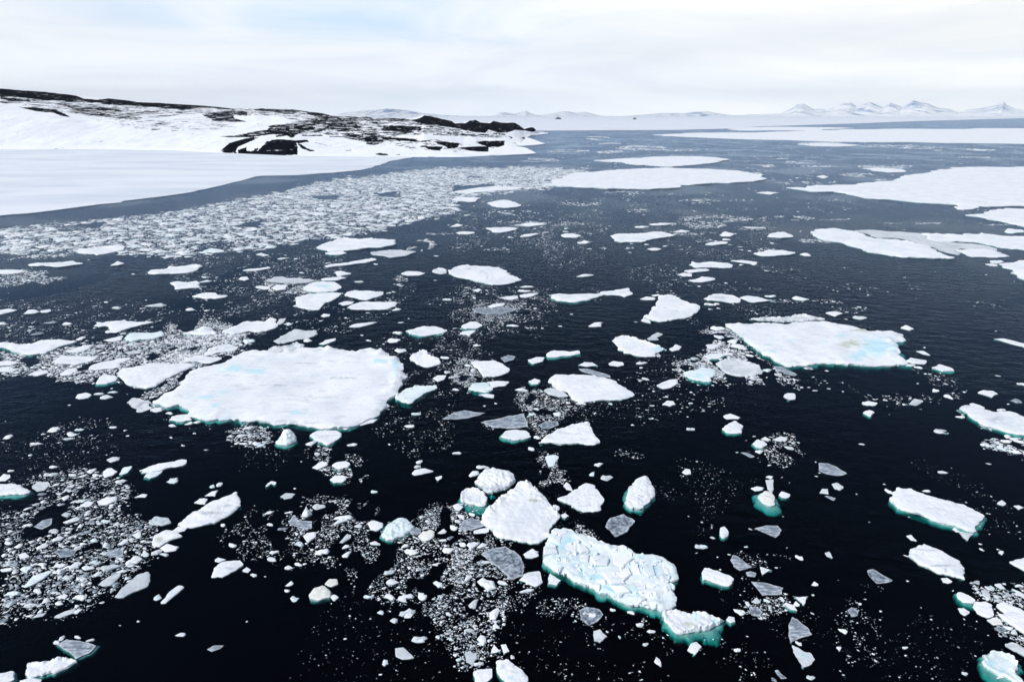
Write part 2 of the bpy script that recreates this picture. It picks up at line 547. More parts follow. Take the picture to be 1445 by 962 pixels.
# ---- the broadest floe
T('E2', '75,385 120,355 180,320 230,295 270,255 330,220 420,185 480,160 540,145 600,130 680,130 760,135 850,120 930,115 1000,120 1060,125 1120,135 1170,125 1215,115 1260,130 1320,145 1360,165 1385,190 1375,240 1370,290 1330,350 1270,380 1230,420 1190,455 1130,490 1050,508 960,515 880,508 800,500 700,490 620,485 540,480 470,470 420,465 370,475 310,460 290,435 240,425 180,410 110,405',
  label='the broadest floe, a wide snow-covered plate with faint cracks and blue patches', anc='the broadest floe', rub=('br', 2.2, 0.75), led='f', h=1.0,
  paint=[('grey', 'E2', 1060, 262, 70, 7), ('grey', 'E2', 720, 302, 90, 6), ('grey', 'E2', 560, 320, 60, 6),
         ('pond', 'E2', 490, 215, 60, 22), ('pond', 'E2', 610, 230, 60, 18), ('pond', 'E2', 1250, 178, 60, 12), ('pond', 'E2', 350, 360, 60, 10),
         ('pond', 'E2', 450, 335, 40, 10), ('pond', 'E2', 830, 440, 40, 12), ('grey', 'E2', 840, 190, 60, 5),
         ('pond', 'E2', 470, 478, 50, 10), ('grey', 'E2', 820, 490, 140, 10), ('pond', 'E2', 410, 400, 30, 10), ('pond', 'E2', 1330, 200, 16, 60)])
T('E2', '715,600 740,560 760,530 790,525 830,560 830,585 780,605', m='blue_snow', label='small pyramid of ice with a bright turquoise foot before the broadest floe', anc='the turquoise-footed pyramid',
  h=1.6, dome=2.2, led='flr')
T('E2', '890,555 930,535 1000,530 1045,545 1050,565 980,605 960,590 910,580', led='f', label='white kite-shaped floe just off the broad front of the broadest floe', anc='the kite-shaped floe')
T('E2', '1000,710 1030,690 1080,685 1100,700 1090,720 1040,730', led='fr')
T('E2', '1000,780 1020,765 1060,760 1078,775 1060,795 1020,797', led='fl', label='neat oval white cake of ice ringed with turquoise', anc='the oval ice cake')
T('E2', '905,720 950,690 985,690 980,710 930,730')
T('E2', '695,803 680,815 665,820 680,800 700,788 722,795 715,808', led='l')
T('E2', '1140,490 1180,475 1240,472 1215,490 1150,505')
T('E3', '0,395 40,365 100,345 180,338 225,345 200,365 130,400 70,435 30,430 5,415', led='f', m='blue_snow',
  label='lumpy white floe pressed against the blunt end of the broadest floe', anc='the lumpy floe', rub=('b', 1, 0.4))
T('D2', '155,800 240,770 320,740 430,745 500,745 528,765 500,785 420,805 330,810 240,825 170,812',
  label='long white floe beyond the broadest floe with an even snow top', anc='the even-topped floe')
T('E2', '705,75 750,50 810,15 870,25 920,20 925,40 880,60 770,88 740,88', m='grey_snow',
  label='dull grey snow floe behind the broadest floe', anc='the dull grey floe')
T('E2', '935,90 970,70 1025,60 1020,72 960,95', led='f')
T('E2', '670,125 700,110 780,105 820,85 860,95 850,110 760,125 700,138', m='rubble', rub=('b', 1, 0.4))
T('D2', '805,240 850,210 930,185 1010,175 1120,182 1250,178 1340,190 1330,215 1230,230 1130,240 1040,250 880,262',
  label='long hummocky floe just off the edge of the brash ice band', anc='the long hummocky floe', rub=('b', 1.5, 0.6), h=1.2)
T('D2', '855,275 900,260 990,258 1020,275 980,285 900,290', led='f')
T('P', '521,356 540,353.5 565,352 588,355 572,360 552,363.5 538,360 526,359', m='grey_snow')
T('D2', '855,360 900,348 1000,340 1090,325 1180,305 1215,318 1150,335 1050,350 940,362 870,370',
  label='thin rod of ice in front of the long hummocky floe', anc='the thin ice rod')
T('D2', '300,392 330,382 400,378 480,368 490,375 430,388 350,398')
T('D2', '390,285 425,272 450,282 480,288 440,293', h=1.3)
T('D2', '270,450 290,438 330,435 345,450 310,460')
T('D2', '460,465 510,435 575,432 600,445 740,452 800,460 740,472 620,475 520,472', m='grey_snow')
T('D2', '930,400 960,395 1035,410 1030,415 960,430 940,425')
T('D2', '830,450 880,440 960,435 1000,440 940,460 850,460')
T('D2', '710,520 740,490 780,470 860,462 940,475 968,500 920,530 830,540 760,542', led='f', paint=[('pond', 'D2', 850, 498, 60, 12)])
T('D2', '640,635 660,605 665,570 760,552 820,545 990,542 985,560 920,590 860,625 820,660 720,650',
  label='crisp white five-sided floe with a dark water gap behind it', anc='the five-sided floe')
T('D2', '380,505 420,495 480,500 490,518 440,522')
T('D2', '490,510 540,490 600,495 590,520 520,530')
T('D2', '1000,560 1010,540 1060,530 1160,530 1250,535 1260,550 1200,575 1140,592 1080,580 1030,570')
T('D2', '1020,640 1060,620 1100,605 1170,605 1250,610 1340,605 1340,635 1280,650 1180,655 1030,655')
T('D2', '945,615 1000,600 1060,602 1040,618 980,628')
T('D2', '825,700 850,685 895,690 890,702 850,710')
T('D2', '1020,770 1060,755 1150,745 1220,738 1180,755 1090,778 1040,780')
T('D2', '535,750 550,720 595,715 575,745 550,757', m='grey_snow')
T('D2', '455,735 490,710 530,725 525,738 480,745')
T('D2', '580,755 610,745 638,755 610,765')
T('D2', '30,262 90,240 180,250 170,265 100,272', m='blue_snow', led='f')
T('D2', '1280,870 1320,858 1365,865 1350,880 1300,882')
# ---- middle of the water
T('D3', '25,415 70,400 150,398 195,410 150,425 70,425')
T('D3', '335,410 340,390 370,375 420,360 480,352 500,362 560,362 690,365 720,385 760,415 858,458 790,472 720,482 600,478 540,460 460,440 380,425',
  label='flat white floe marked by one curved dark crack', anc='the cracked flat floe',
  paint=[('grey', 'D3', 575, 400, 22, 4), ('grey', 'D3', 605, 412, 14, 5), ('grey', 'D3', 617, 428, 8, 10), ('grey', 'D3', 610, 443, 10, 7), ('grey', 'D3', 490, 382, 30, 4)])
T('D3', '245,395 280,378 330,385 335,405 300,415 260,405', m='rubble', rub=('b', 0.8, 0.5))
T('D3', '515,525 555,515 580,525 550,535')
T('D3', '690,575 760,565 820,562 830,580 780,590 720,583')
T('D3', '830,560 900,548 965,545 930,560 880,577 835,572')
T('D3', '610,635 650,620 730,615 720,630 640,645')
T('D3', '500,655 560,640 660,650 700,640 810,650 780,665 700,690 600,690 520,675', m='dark_clear', h=0.3)
T('D3', '1020,555 1100,548 1180,555 1280,545 1390,548 1370,568 1300,590 1200,605 1090,590 1050,570', led='f',
  label='white bowl-shaped floe with a straight back edge and curved front', anc='the bowl-shaped floe')
T('D3', '440,770 490,740 540,738 580,765 540,785 470,790', led='fr')
T('D3', '420,830 450,805 535,800 490,840 470,825')
T('D3', '60,800 110,790 180,770 260,775 340,798 310,815 220,830 150,840 90,820', led='fr',
  label='low white floe like a flatfish with a turquoise edge', anc='the flatfish-like floe')
T('D3', '1300,770 1340,745 1395,740 1390,770 1340,775', h=1.4)
T('D4', '640,330 660,328 690,340 780,335 900,342 940,355 920,372 780,372 680,370 650,350', label='straight oblong floe heading a stack of four small floes', anc='the straight oblong floe')
T('D4', '920,325 990,320 1100,335 1090,350 1000,340')
T('D4', '600,395 660,380 760,380 775,392 700,402 640,408')
T('D4', '555,420 600,408 660,415 660,432 600,435')
T('D4', '625,462 680,450 720,432 800,442 810,455 740,470 670,472')
T('D4', '40,540 100,530 190,520 220,512 255,550 200,572 170,560 90,552')
T('P', '849,412.5 853,410.5 858,412 850,417 840,418 842,414')
T('D4', '355,700 390,650 410,600 430,565 500,560 540,565 600,590 725,625 715,650 670,690 600,715 520,730 440,738 390,725',
  label='clean white wedge-shaped floe in the middle of the open water', anc='the wedge-shaped floe', rub=('b', 0.8, 0.3))
T('D4', '305,585 340,568 400,575 400,590 330,592')
T('D4', '380,560 430,552 440,562 400,568')
T('D4', '725,580 770,562 850,548 950,560 975,605 920,612 830,600 760,598', paint=[('grey', 'D4', 840, 575, 70, 10)],
  label='rounded floe with a grey wet top beyond the stained floe', anc='the grey-topped floe')
T('D4', '985,575 1040,565 1120,575 1170,590 1220,595 1140,605 1060,610')
T('E4', '105,225 190,200 260,225 310,235 380,260 480,285 400,310 390,332 280,325 200,310 150,290 150,265', rub=('b', 1, 0.5),
  label='hummocky white floe trailing a low point between the wedge and the lens', anc='the trailing hummocky floe', paint=[('pond', 'E4', 420, 285, 60, 14)])
T('E4', '480,285 520,255 555,270 540,290 500,297', h=1.3)
T('E4', '370,195 400,178 440,188 400,210 410,225 340,228 335,215', m='grey_snow')
T('E4', '85,378 120,362 180,370 190,388 150,398 100,390')
T('E4', '400,520 430,500 490,480 530,480 535,505 490,530 430,535')
T('E4', '435,640 465,618 505,622 515,640 480,650', h=1.2)
T('E4', '575,440 620,425 700,405 770,420 765,455 740,490 680,490 610,475', m='blue_snow', led='f',
  label='pale turquoise-white floe in the brash beside the stained floe', paint=[('pond', 'E4', 690, 455, 50, 14)])
T('E4', '775,380 830,355 920,355 1000,370 1060,390 1085,445 1040,458 900,455 830,430', m='rubble', h=0.6,
  label='grainy grey-white floe of packed rubble beside the stained floe', anc='the grainy rubble floe', rub=('bflr', 2, 0.25))
T('E4', '700,330 740,308 820,310 860,320 800,345 730,350', led='f')
T('E4', '715,260 760,252 800,262 770,285 730,280')
T('E4', '1150,395 1200,400 1260,425 1310,450 1290,460 1230,450 1180,420', m='clear', h=0.3, label='dark glassy tongue of ice under the near corner of the stained floe')
T('E4', '1215,590 1225,572 1290,575 1295,600 1250,615', h=1.3)
T('E4', '830,720 870,698 940,725 930,738 860,738')
T('E4', '820,800 850,770 900,745 950,780 955,830 900,832 850,822', led='f', h=1.2, dome=0.4, label='stout white block in the black water in front of the grainy rubble floe', anc='the stout white block')
T('E4', '1020,895 1050,868 1090,880 1115,900 1080,925 1040,920', led='flr', label='small rounded white cake seated in a turquoise bowl')
T('E4', '1070,865 1095,850 1135,868 1120,882')
# ---- the stained floe
T('E5', '25,130 120,125 250,120 350,118 480,108 550,115 640,140 700,158 800,158 850,180 870,200 830,215 840,240 870,290 870,310 800,318 700,325 600,322 480,315 400,318 300,330 250,305 200,270 130,220 80,175',
  label='big four-sided floe with olive stains and a turquoise-tipped end', anc='the stained floe', led='R', rub=('r', 3.0, 0.55), h=1.1,
  paint=[('algae', 'E5', 610, 220, 70, 18), ('algae', 'E5', 665, 155, 45, 9), ('pond', 'E5', 655, 280, 45, 30), ('pond', 'E5', 235, 255, 25, 8),
         ('pond', 'E5', 325, 205, 18, 6), ('pond', 'E5', 215, 225, 20, 5), ('pond', 'E5', 575, 182, 40, 6), ('pond', 'E5', 495, 212, 14, 5),
         ('pond', 'E5', 740, 235, 110, 50)])
T('E5', '120,105 200,95 300,95 390,80 450,95 490,104 400,114 280,116', m='rubble', rub=('bflr', 2, 0.6), h=0.8, label='ridge of broken ice heaped along the back of the stained floe')
T('E5', '855,145 880,132 920,148 900,157')
T('E5', '495,72 540,65 575,75 540,88')
T('E5', '928,255 960,255 992,275 960,270')
T('E5', '880,305 900,288 975,300 970,318 920,315', h=1.2)
T('E5', '1005,335 1040,320 1095,335 1105,348 1050,352', led='f')
T('E5', '1300,195 1350,195 1500,232 1500,250 1380,220', label='slim white ice spar on the open water beyond the stained floe', anc='the slim white spar')
T('E5', '1225,455 1250,442 1300,445 1322,462 1290,475', h=1.2)
T('E5', '1125,530 1180,520 1250,530 1300,545 1380,548 1445,570 1520,585 1520,668 1445,655 1380,648 1300,625 1240,605 1200,580 1160,550',
  label='white boat-shaped floe with a low ragged bow and turquoise keel', anc='the boat-shaped floe', led='f', paint=[('grey', 'E5', 1310, 580, 40, 14)])
T('E5', '1180,510 1200,503 1255,525 1250,535 1210,528')
T('E5', '290,470 305,457 345,460 347,485 320,490', h=1.3)
T('E5', '670,500 700,494 740,505 720,515 680,514')
T('E5', '895,510 920,485 960,495 930,515', m='rubble')
T('E5', '675,550 700,540 722,555 705,568', led='f', h=1.4)
T('E5', '1012,640 1045,630 1060,645 1085,648 1040,650')
# ---- between the broadest floe and the lens floe
T('E3', '65,185 110,155 150,138 180,160 240,185 240,210 180,228 120,215', label='white tilted floe with a small peak near the blunt end of the broadest floe', anc='the small peaked floe', h=1.2, rub=('b', 0.8, 0.5))
T('E3', '205,295 225,278 280,278 265,300 230,313')
T('E3', '425,200 480,200 560,195 600,205 630,245 620,265 560,285 490,292 460,260 440,230', label='square-cornered white floe ringed by loose crumbs of ice', anc='the square-cornered floe')
T('E3', '590,180 630,165 675,170 660,190 610,205', m='clear', h=0.4)
T('E3', '400,355 430,325 500,318 545,345 540,365 500,375 440,370', led='fr', h=1.1, m='blue_snow')
T('E3', '510,315 570,310 635,312 620,335 550,345')
T('E3', '460,385 510,382 550,388 545,405 500,400')
T('E3', '745,190 790,175 835,178 830,200 770,212', led='f')
T('E3', '840,155 880,140 960,145 1030,140 1040,155 980,168 900,175 850,175', led='fl', label='white bar of ice with a turquoise edge beyond the lens floe', anc='the white ice bar')
T('E3', '745,310 780,295 810,305 800,325 760,330', led='fl')
T('P', '770.7,537.3 784.4,528.6 797,527 822,528.6 847,531 861.8,533.7 880,544 897.8,556.6 884,562 860,565 834,566 812,563.5 799,556 784,547',
  label='smooth white lens-shaped floe with a thin green waterline', anc='the lens-shaped floe')
T('E3', '1025,218 1060,202 1110,205 1140,225 1080,230')
T('P', '816,520 829,520 847,525 862,530 863,533.5 847,531 834,528 820,524', m='clear', h=0.4)
T('E3', '830,365 860,350 920,360 970,395 920,400 860,385', m='grey_snow')
T('E3', '265,525 320,490 380,478 500,490 470,505 400,520 330,528', m='clear', h=0.4, label='grey glassy sheet of thin ice, the slimmer of two near the lens floe', anc='the slim glassy sheet')
T('E3', '475,545 560,525 620,510 720,492 750,570 640,578 540,570', m='clear', h=0.5, label='grey glassy triangle of thin ice scored with fine stripes near the lens floe', anc='the scored glassy triangle')
T('E3', '580,625 610,590 660,580 740,590 765,625 720,640 640,645', led='fl', label='white dome-backed floe with a wide turquoise foot under the glassy triangle', anc='the dome-backed floe', h=1.1)
T('E3', '795,660 850,620 900,590 990,560 1085,545 1110,590 1150,640 1150,660 1060,672 940,668', label='broad white mitten-shaped floe in front of the lens floe', anc='the mitten-shaped floe', rub=('b', 1, 0.25))
T('E3', '805,560 850,540 910,540 915,560 860,580 820,578', m='dark_clear', h=0.4)
T('E3', '840,740 880,725 910,735 890,790 860,800', m='blue_snow')
# ---- near middle
T('F3', '615,275 640,220 690,180 760,165 830,170 880,200 920,255 880,310 800,350 750,372 700,350 650,310', label='thick round hummock of ice with a shaded grey-green lower face', anc='the thick round hummock', h=1.8, dome=0.8,
  paint=[('grey', 'F3', 800, 320, 130, 34), ('grey', 'F3', 690, 325, 60, 25)], rub=('f', 0.9, 0.3))  # grey paint puts the shade of the lower face into the colour
T('F3', '500,420 520,370 560,345 640,335 700,365 720,400 715,450 690,470 620,462 520,435', led='F', label='bumpy white cake with a broad turquoise underside beside the crested floe', anc='the turquoise-bellied cake', rub=('bflr', 1, 0.25), h=1.2)
T('F3', '665,530 690,490 760,450 820,380 900,330 960,285 1020,285 1080,330 1140,390 1220,440 1260,480 1278,530 1250,600 1190,690 1150,735 1080,745 960,742 860,720 780,690 720,640 690,570',
  label='large rounded white floe with a crest of rubble along its back', anc='the crested floe', rub=('b', 2.6, 0.7), h=1.3, paint=[('algae', 'F3', 1080, 420, 60, 14)])
T('F3', '445,460 480,445 518,470 490,500 460,495', h=1.4)
T('F3', '500,640 520,580 580,560 660,580 690,620 600,650', m='clear', h=0.6)
T('F3', '600,655 660,645 720,640 715,668 640,682 600,680')
T('F3', '1280,535 1320,515 1350,540 1320,560', led='f')
T('F3', '155,700 200,660 260,645 305,660 300,690 250,735 190,735', m='algae_snow', h=1.3, label='cream-tinted knob of ice standing in the crumbs beyond the copious brash')
T('F2', '820,300 840,260 880,235 910,225 950,245 965,265 920,300 870,325 830,315', m='blue_snow', led='fl', h=1.6, dome=0.8, label='pale blue pointed block among crumbs in the near black water', anc='the pale blue pointed block')
T('F2', '760,245 780,238 830,245 830,265 800,282 775,275', h=1.3)
T('F3', '90,665 130,630 185,640 185,680 120,690', m='clear', h=0.5)
T('F3', '120,210 150,180 220,170 290,190 230,205 140,222', h=0.9)
T('F3', '300,240 350,228 352,248 318,270', h=0.8)
T('F3', '70,820 110,805 170,830 100,852', m='algae_snow')
T('F4', '390,70 440,45 500,35 560,70 590,120 580,170 530,185 490,150 440,110', m='dark_clear', h=0.6, label='speckled dark patch of half-melted ice in front of the crested floe', anc='the speckled dark ice')
T('F3', '995,840 1030,820 1080,825 1110,850 1060,875 1010,870')
T('F3', '1305,310 1330,278 1360,300 1380,345 1330,335', h=1.1)
T('P', '786,703 800,697 812,690 825,682 840,685 850,705 845,718 825,722 805,714', label='white pear-shaped floe beside the crested floe', anc='the pear-shaped floe', h=1.1, dome=0.3)
T('P', '884,712 888,690 898,676 912,673 922,690 920,708 906,720 892,718', led='fl', h=1.6, dome=0.5, label='upright white tooth of ice with a green foot and slanting ridge', anc='the tooth-shaped block')
T('P', '855,742 862,730 880,724 895,735 885,750 868,757', m='dark_clear', h=0.7, label='crinkled grey glassy lump between the tooth and the blocky floe')
T('G', '95,520 110,440 165,345 240,345 310,375 400,395 460,430 560,450 640,480 700,490 770,505 820,560 850,615 838,660 870,785 790,805 700,780 560,745 450,700 350,660 190,590',
  label='long floe heaped with jumbled white and pale blue ice blocks', anc='the blocky floe', h=1.4, led='f', rub=('bflr', 0.9, 0.35), m='blue_snow',
  blocks=True, paint=[('pond', 'G', 250, 430, 90, 50), ('pond', 'G', 650, 525, 45, 25), ('pond', 'G', 740, 580, 25, 50), ('pond', 'G', 400, 620, 60, 20), ('pond', 'G', 560, 690, 160, 30), ('pond', 'G', 200, 420, 30, 30), ('pond', 'G', 330, 590, 30, 25), ('pond', 'G', 290, 545, 20, 14)])
T('P', '934.6,865 947,860.5 968,862 983,868 977,863 1004,868 1024,873.5 1015.7,880 991.5,887 960,894.5 952.8,894 943.7,882', label='tapering white floe with a wide turquoise underside next to the blocky floe', anc='the tapering turquoise floe', led='F', h=1.5, rub=('bflr', 1.0, 0.3),
  paint=[('pond', 'F6', 105, 520, 18, 30), ('pond', 'F6', 230, 550, 18, 20), ('algae', 'F6', 40, 570, 50, 14)])
T('F6', '310,540 325,518 365,525 372,555 340,568', led='f', h=1.2)
# ---- near, beyond the blocky floe
T('F6', '150,250 160,190 200,195 260,215 340,240 368,265 350,300 310,310 220,290 160,275', led='fl', label='stubby white loaf of ice with a turquoise waterline', anc='the stubby white loaf', h=1.2)
T('F6', '335,140 350,105 380,110 430,150 487,188 400,212 360,180', m='clear', h=0.8, label='tilted grey glassy slab with pale bands beyond the stubby white loaf', anc='the tilted banded slab')
T('F6', '535,185 615,208 550,240', label='tiny crisp white triangle of ice beside the tilted banded slab')
T('F6', '440,225 470,215 510,230 500,255 450,248', m='clear', h=0.6)
T('F6', '475,285 570,295 690,330 670,370 550,380 520,335', m='clear', h=0.5, label='grey glassy four-sided sheet with bold dark stripes', anc='the striped glassy sheet')
T('F6', '765,385 855,385 830,445 790,410', h=1.0)
T('F6', '690,435 710,422 760,445 785,480 740,470', led='fl')
T('F6', '465,465 510,458 550,490 530,520 480,510', m='dark_clear', h=0.4)
T('F6', '755,525 800,550 850,590 887,640 820,660 740,700 725,640 735,570', m='clear', h=0.6, label='frosted grey triangular plate, upper of two plates almost touching', anc='the frosted triangular plate')
T('F6', '750,710 820,740 880,765 908,810 870,850 815,868 785,810 760,750', m='rubble', h=0.6, label='blue-grey mottled wedge plate, lower of two plates almost touching', anc='the mottled wedge plate', paint=[('pond', 'F6', 830, 780, 60, 20)])
T('F6', '50,745 75,700 110,698 143,720 105,778', h=1.3, label='white cube-like chunk alone in front of the tapering turquoise floe')
T('F6', '635,885 655,880 680,910 715,935 680,940 650,910', m='dark_clear', h=0.4)
T('F6', '1120,480 1150,460 1195,485 1190,515 1150,525', m='dark_clear', h=0.4)
T('F8', '120,215 150,205 200,235 280,280 235,298 175,295 130,250', m='dark_clear', h=0.4, label='dark glassy smear of ice alone on the black water')
T('F6', '970,92 1000,85 1022,126 985,115', m='rubble')
T('F5', '480,425 520,415 570,420 560,440 510,445')
T('F5', '520,490 545,455 580,445 610,455 640,480 630,535 600,540 560,520', m='algae_snow', led='FL', h=1.6, dome=0.3, label='lumpy cream-stained berg sitting in a large turquoise foot', anc='the cream-stained berg')
T('F5', '580,370 630,365 635,430 625,460 590,430', m='grey_snow', h=0.9)
T('F5', '580,350 600,338 630,345 615,362')
T('F5', '670,470 690,450 745,468 735,487 690,490', led='f', h=1.2)
T('F5', '940,255 1000,258 1060,285 1130,325 1070,340 1000,330 945,310', m='clear', h=0.5, label='grey glassy fan-shaped plate on the empty black water', anc='the glassy fan-shaped plate')
T('F5', '1025,395 1060,385 1105,415 1085,438 1045,425', m='rubble')
T('F5', '945,455 965,430 1000,430 1010,465', m='rubble')
T('F5', '980,480 1010,480 1055,495 1040,510', m='clear', h=0.4)
T('F5', '500,700 580,680 660,680 690,710 680,740 645,760 580,730', m='clear', h=0.5, label='pale glassy arrow-shaped plate beyond the tilted banded slab', anc='the glassy arrow plate')
T('F5', '265,740 270,690 300,680 330,715 320,745 290,760', h=1.5, label='upright white lump of ice on black water near the glassy arrow plate', led='f')
T('F5', '410,185 450,185 505,212 480,220', m='clear', h=0.4)
T('F5', '15,315 40,295 65,300 68,325 35,332', h=1.3)
T('F5', '640,95 680,70 725,85 715,110 690,105', m='rubble')
T('F7', '245,640 265,575 285,555 360,562 470,600 590,630 700,660 760,695 815,728 790,770 755,825 640,790 480,740 360,705 290,675', led='fr',
  label='long straight-sided white slab with a notched turquoise end', anc='the straight-sided slab', h=1.2)
T('F7', '670,825 755,845 725,885 690,860', m='rubble')
T('F7', '345,855 375,848 410,885 375,880')
T('F7', '905,655 935,635 962,655 940,668', h=1.3)
T('F7', '1010,670 1040,668 1070,680 1040,692')
T('F7', '70,38 110,25 165,35 155,50 100,50')
T('F8', '390,110 400,65 440,40 490,28 560,60 640,105 730,150 765,200 770,270 700,255 600,225 520,185 450,165', h=1.2,
  label='white shoe-shaped slab with a diagonal crease', anc='the shoe-shaped slab', paint=[('grey', 'F8', 600, 180, 110, 10), ('grey', 'F8', 640, 215, 12, 25), ('grey', 'F8', 550, 75, 90, 8)])
T('F8', '610,265 650,262 685,285 660,298 625,290')
T('F8', '710,370 740,355 790,375 838,410 820,430 760,425 720,395', led='FL', h=1.2, label='oval white cake with a turquoise foot at the tip of the near ice jam', anc='the oval turquoise-footed cake')
T('F8', '810,455 850,425 910,420 950,440 958,515 920,525 860,500', label='flat white rounded-square cake in the near ice jam', anc='the rounded-square cake', h=0.9)
T('F8', '725,465 760,462 798,490 775,515 745,500', h=1.2)
T('F8', '920,545 970,522 1010,535 1028,575 960,572', m='algae_snow', label='cream-tinted oval chunk wedged under the rounded-square cake')
T('F8', '975,450 1020,430 1090,445 1167,480 1260,520 1260,690 1167,640 1100,590 1040,545 1010,500', label='largest white slab of the near ice jam, cut by the picture edge', anc='the ice jam slab', h=1.1)
T('F8', '880,345 910,338 940,370 935,400 900,385', m='grey_snow')
T('F8', '970,305 1010,300 1040,335 1010,335')
T('F8', '965,600 1020,590 1050,605 1030,628 990,620', m='dark_clear', h=0.4)
T('F8', '1040,710 1080,690 1120,700 1167,730 1230,760 1230,820 1167,785 1110,755', m='rubble', label='frost-grey slab between the ice jam slab and the turquoise-cornered floe')
T('F8', '905,840 940,790 960,760 1030,765 1100,800 1125,850 1110,910 1150,950 1180,985 1080,940 960,885', led='lF', m='blue_snow', rub=('bflr', 1.2, 0.3), h=1.3,
  label='thick white floe with deep turquoise corners below the ice jam', anc='the turquoise-cornered floe', paint=[('pond', 'F8', 940, 830, 30, 40), ('pond', 'F8', 1130, 880, 25, 35), ('pond', 'F8', 1010, 890, 30, 20)])
T('F8', '1075,155 1115,140 1167,125 1240,120 1240,240 1167,210 1120,180', label='plain white floe end poking into view beyond the ice jam', h=1.1)
T('F8', '995,92 1005,78 1030,82 1018,105')
T('F8', '1080,330 1120,345 1160,365 1200,380 1200,410 1130,375', label=None)
# ---- near, land side
T('F1', '115,885 140,875 200,868 250,865 320,855 345,868 310,895 260,915 170,940 130,945 118,915', led='flr', h=1.5, label='bright white ridge of ice over pale turquoise water in the nearest corner', anc='the bright corner ridge', rub=('b', 0.6, 0.3))
T('F1', '245,795 300,768 360,780 430,800 400,830 340,860 310,825 280,810', m='clear', h=0.6, led='r', label='frosty grey glassy plate touching the bright corner ridge', anc='the frosty grey plate')
T('F1', '-60,930 0,925 55,915 60,950 0,975 -60,980', led='fr', h=1.3, label='white floe sharing the corner with the bright ridge')
T('F1', '85,955 130,945 185,950 175,975 90,975', h=0.9)
T('P', '254,740 268,725 290,712 320,700 333,694 341,702 343,712 325,725 300,738 275,741', label='large slanting white slab with grey blotches at the end of the brash field', anc='the slanting blotched slab', h=1.2,
  paint=[('grey', 'F2', 60, 200, 50, 10), ('grey', 'F2', 120, 170, 30, 8)])
T('F1', '770,285 800,262 850,262 830,282 790,290')
T('F1', '685,340 690,305 740,280 790,285 820,305 760,325 720,350', paint=[('algae', 'F1', 715, 320, 18, 14)], h=1.2, label='white lopsided chunk with a small tan stain by the slanting blotched slab', anc='the tan-stained chunk')
T('F1', '720,360 750,340 805,352 790,370 750,375')
T('F1', '670,240 700,218 760,222 770,245 730,258 690,255', m='rubble', h=1.2)
T('F1', '435,150 460,138 525,125 530,145 480,165 445,168', h=1.2)
T('F1', '360,170 390,150 420,155 400,175')
T('F1', '150,265 190,235 240,225 230,255 190,275', m='clear', h=0.4)
T('F1', '110,525 150,485 220,460 230,468 190,500 135,530', label='pale blue-white sliver lodged in the densest brash', m='blue_snow')
T('F1', '445,520 490,485 545,465 540,485 500,525 470,532', m='grey_snow')
T('F1', '510,580 560,530 620,480 665,465 675,500 660,530 600,555 550,582', m='grey_snow', h=1.1, label='frosted slab hanging off the edge of the densest brash', anc='the frosted brash-edge slab')
T('F1', '725,605 760,560 800,530 828,535 800,560 745,605', label='slim pointed white shard beside the frosted brash-edge slab', anc='the slim pointed shard')
T('F1', '245,375 290,362 350,370 330,395 270,405', m='dark_clear', h=0.3)
T('F1', '480,390 520,362 555,370 550,395 500,402', m='clear', h=0.4)
T('F1', '525,345 560,318 578,322 550,345')
T('F1', '595,300 630,285 632,310 610,318')
T('F1', '605,132 640,115 662,118 655,130')
T('F1', '875,155 900,138 935,142 920,162')
T('F1', '80,390 110,380 130,398 90,410')
T('F1', '250,580 290,565 305,572 290,588')
T('F1', '340,590 370,570 388,580 370,595')
T('F1', '245,668 290,645 340,630 330,650 280,668', m='grey_snow')
T('F1', '325,650 350,632 368,636 345,655')
T('F1', '140,675 170,655 208,650 190,665', m='grey_snow')
T('F2', '55,490 80,440 110,420 180,420 200,435 160,460 110,488', label='white arrow-shaped slab alone on the near black water', anc='the lone arrow-shaped slab', h=1.1, paint=[('grey', 'F2', 140, 450, 40, 8)])
T('F2', '195,462 215,445 235,455 220,470')
T('F2', '470,305 490,290 530,285 530,305 490,332', h=1.3)
T('F2', '365,128 390,112 435,115 420,132 385,138', m='grey_snow')
T('F2', '28,125 60,105 88,98 75,125')
T('F2', '0,145 20,135 40,140 25,160')
T('F2', '288,210 310,195 340,192 325,205')
T('F2', '405,250 430,210 450,235 510,240 510,270 470,275', m='clear', h=0.5, label='grey glassy tangle of ice under a small white spike', anc='the glassy tangle')
T('F2', '460,215 485,172 512,205 490,218', h=2.0, dome=2.0, label='small white spike of ice standing on the glassy tangle')
T('F2', '495,570 520,540 560,528 595,550 590,580 540,590 505,585', m='algae_snow', led='fr', h=1.6, dome=0.4, label='cream-coloured cluster chunk with a turquoise foot on near black water', anc='the cream cluster chunk')
T('F2', '570,520 590,500 620,500 625,520 600,532', m='algae_snow', h=1.3)
T('F2', '585,575 610,568 630,580 610,595', h=1.1)
T('F2', '925,370 950,365 990,378 960,392', m='algae_snow')
T('F2', '885,810 920,805 970,850 920,860 890,840', m='grey_snow')
T('F2', '40,815 70,798 115,797 100,812 60,825', m='clear', h=0.4)
T('F4', '565,190 590,165 660,150 675,200 640,222', label='blunt white nugget beside the speckled dark ice', anc='the blunt white nugget', h=1.2)
T('F4', '695,180 710,155 760,190 740,212 700,205', led='f')
T('F4', '315,530 340,518 370,545 350,580 325,565', m='grey_snow')
T('F4', '435,530 450,490 480,520')
T('F4', '482,490 505,487 522,520 495,533')
T('F4', '352,618 380,600 447,597 440,640 400,668 370,685', h=1.2, label='white angular chunk cut off by the lower picture edge', led='l')
T('F4', '460,565 510,560 580,610 605,640 600,690 520,690 480,650 465,620', h=1.2, label='larger white angular floe with green cracks, cut by the lower picture edge', anc='the green-cracked floe', paint=[('pond', 'F4', 530, 640, 20, 14)], led='r')
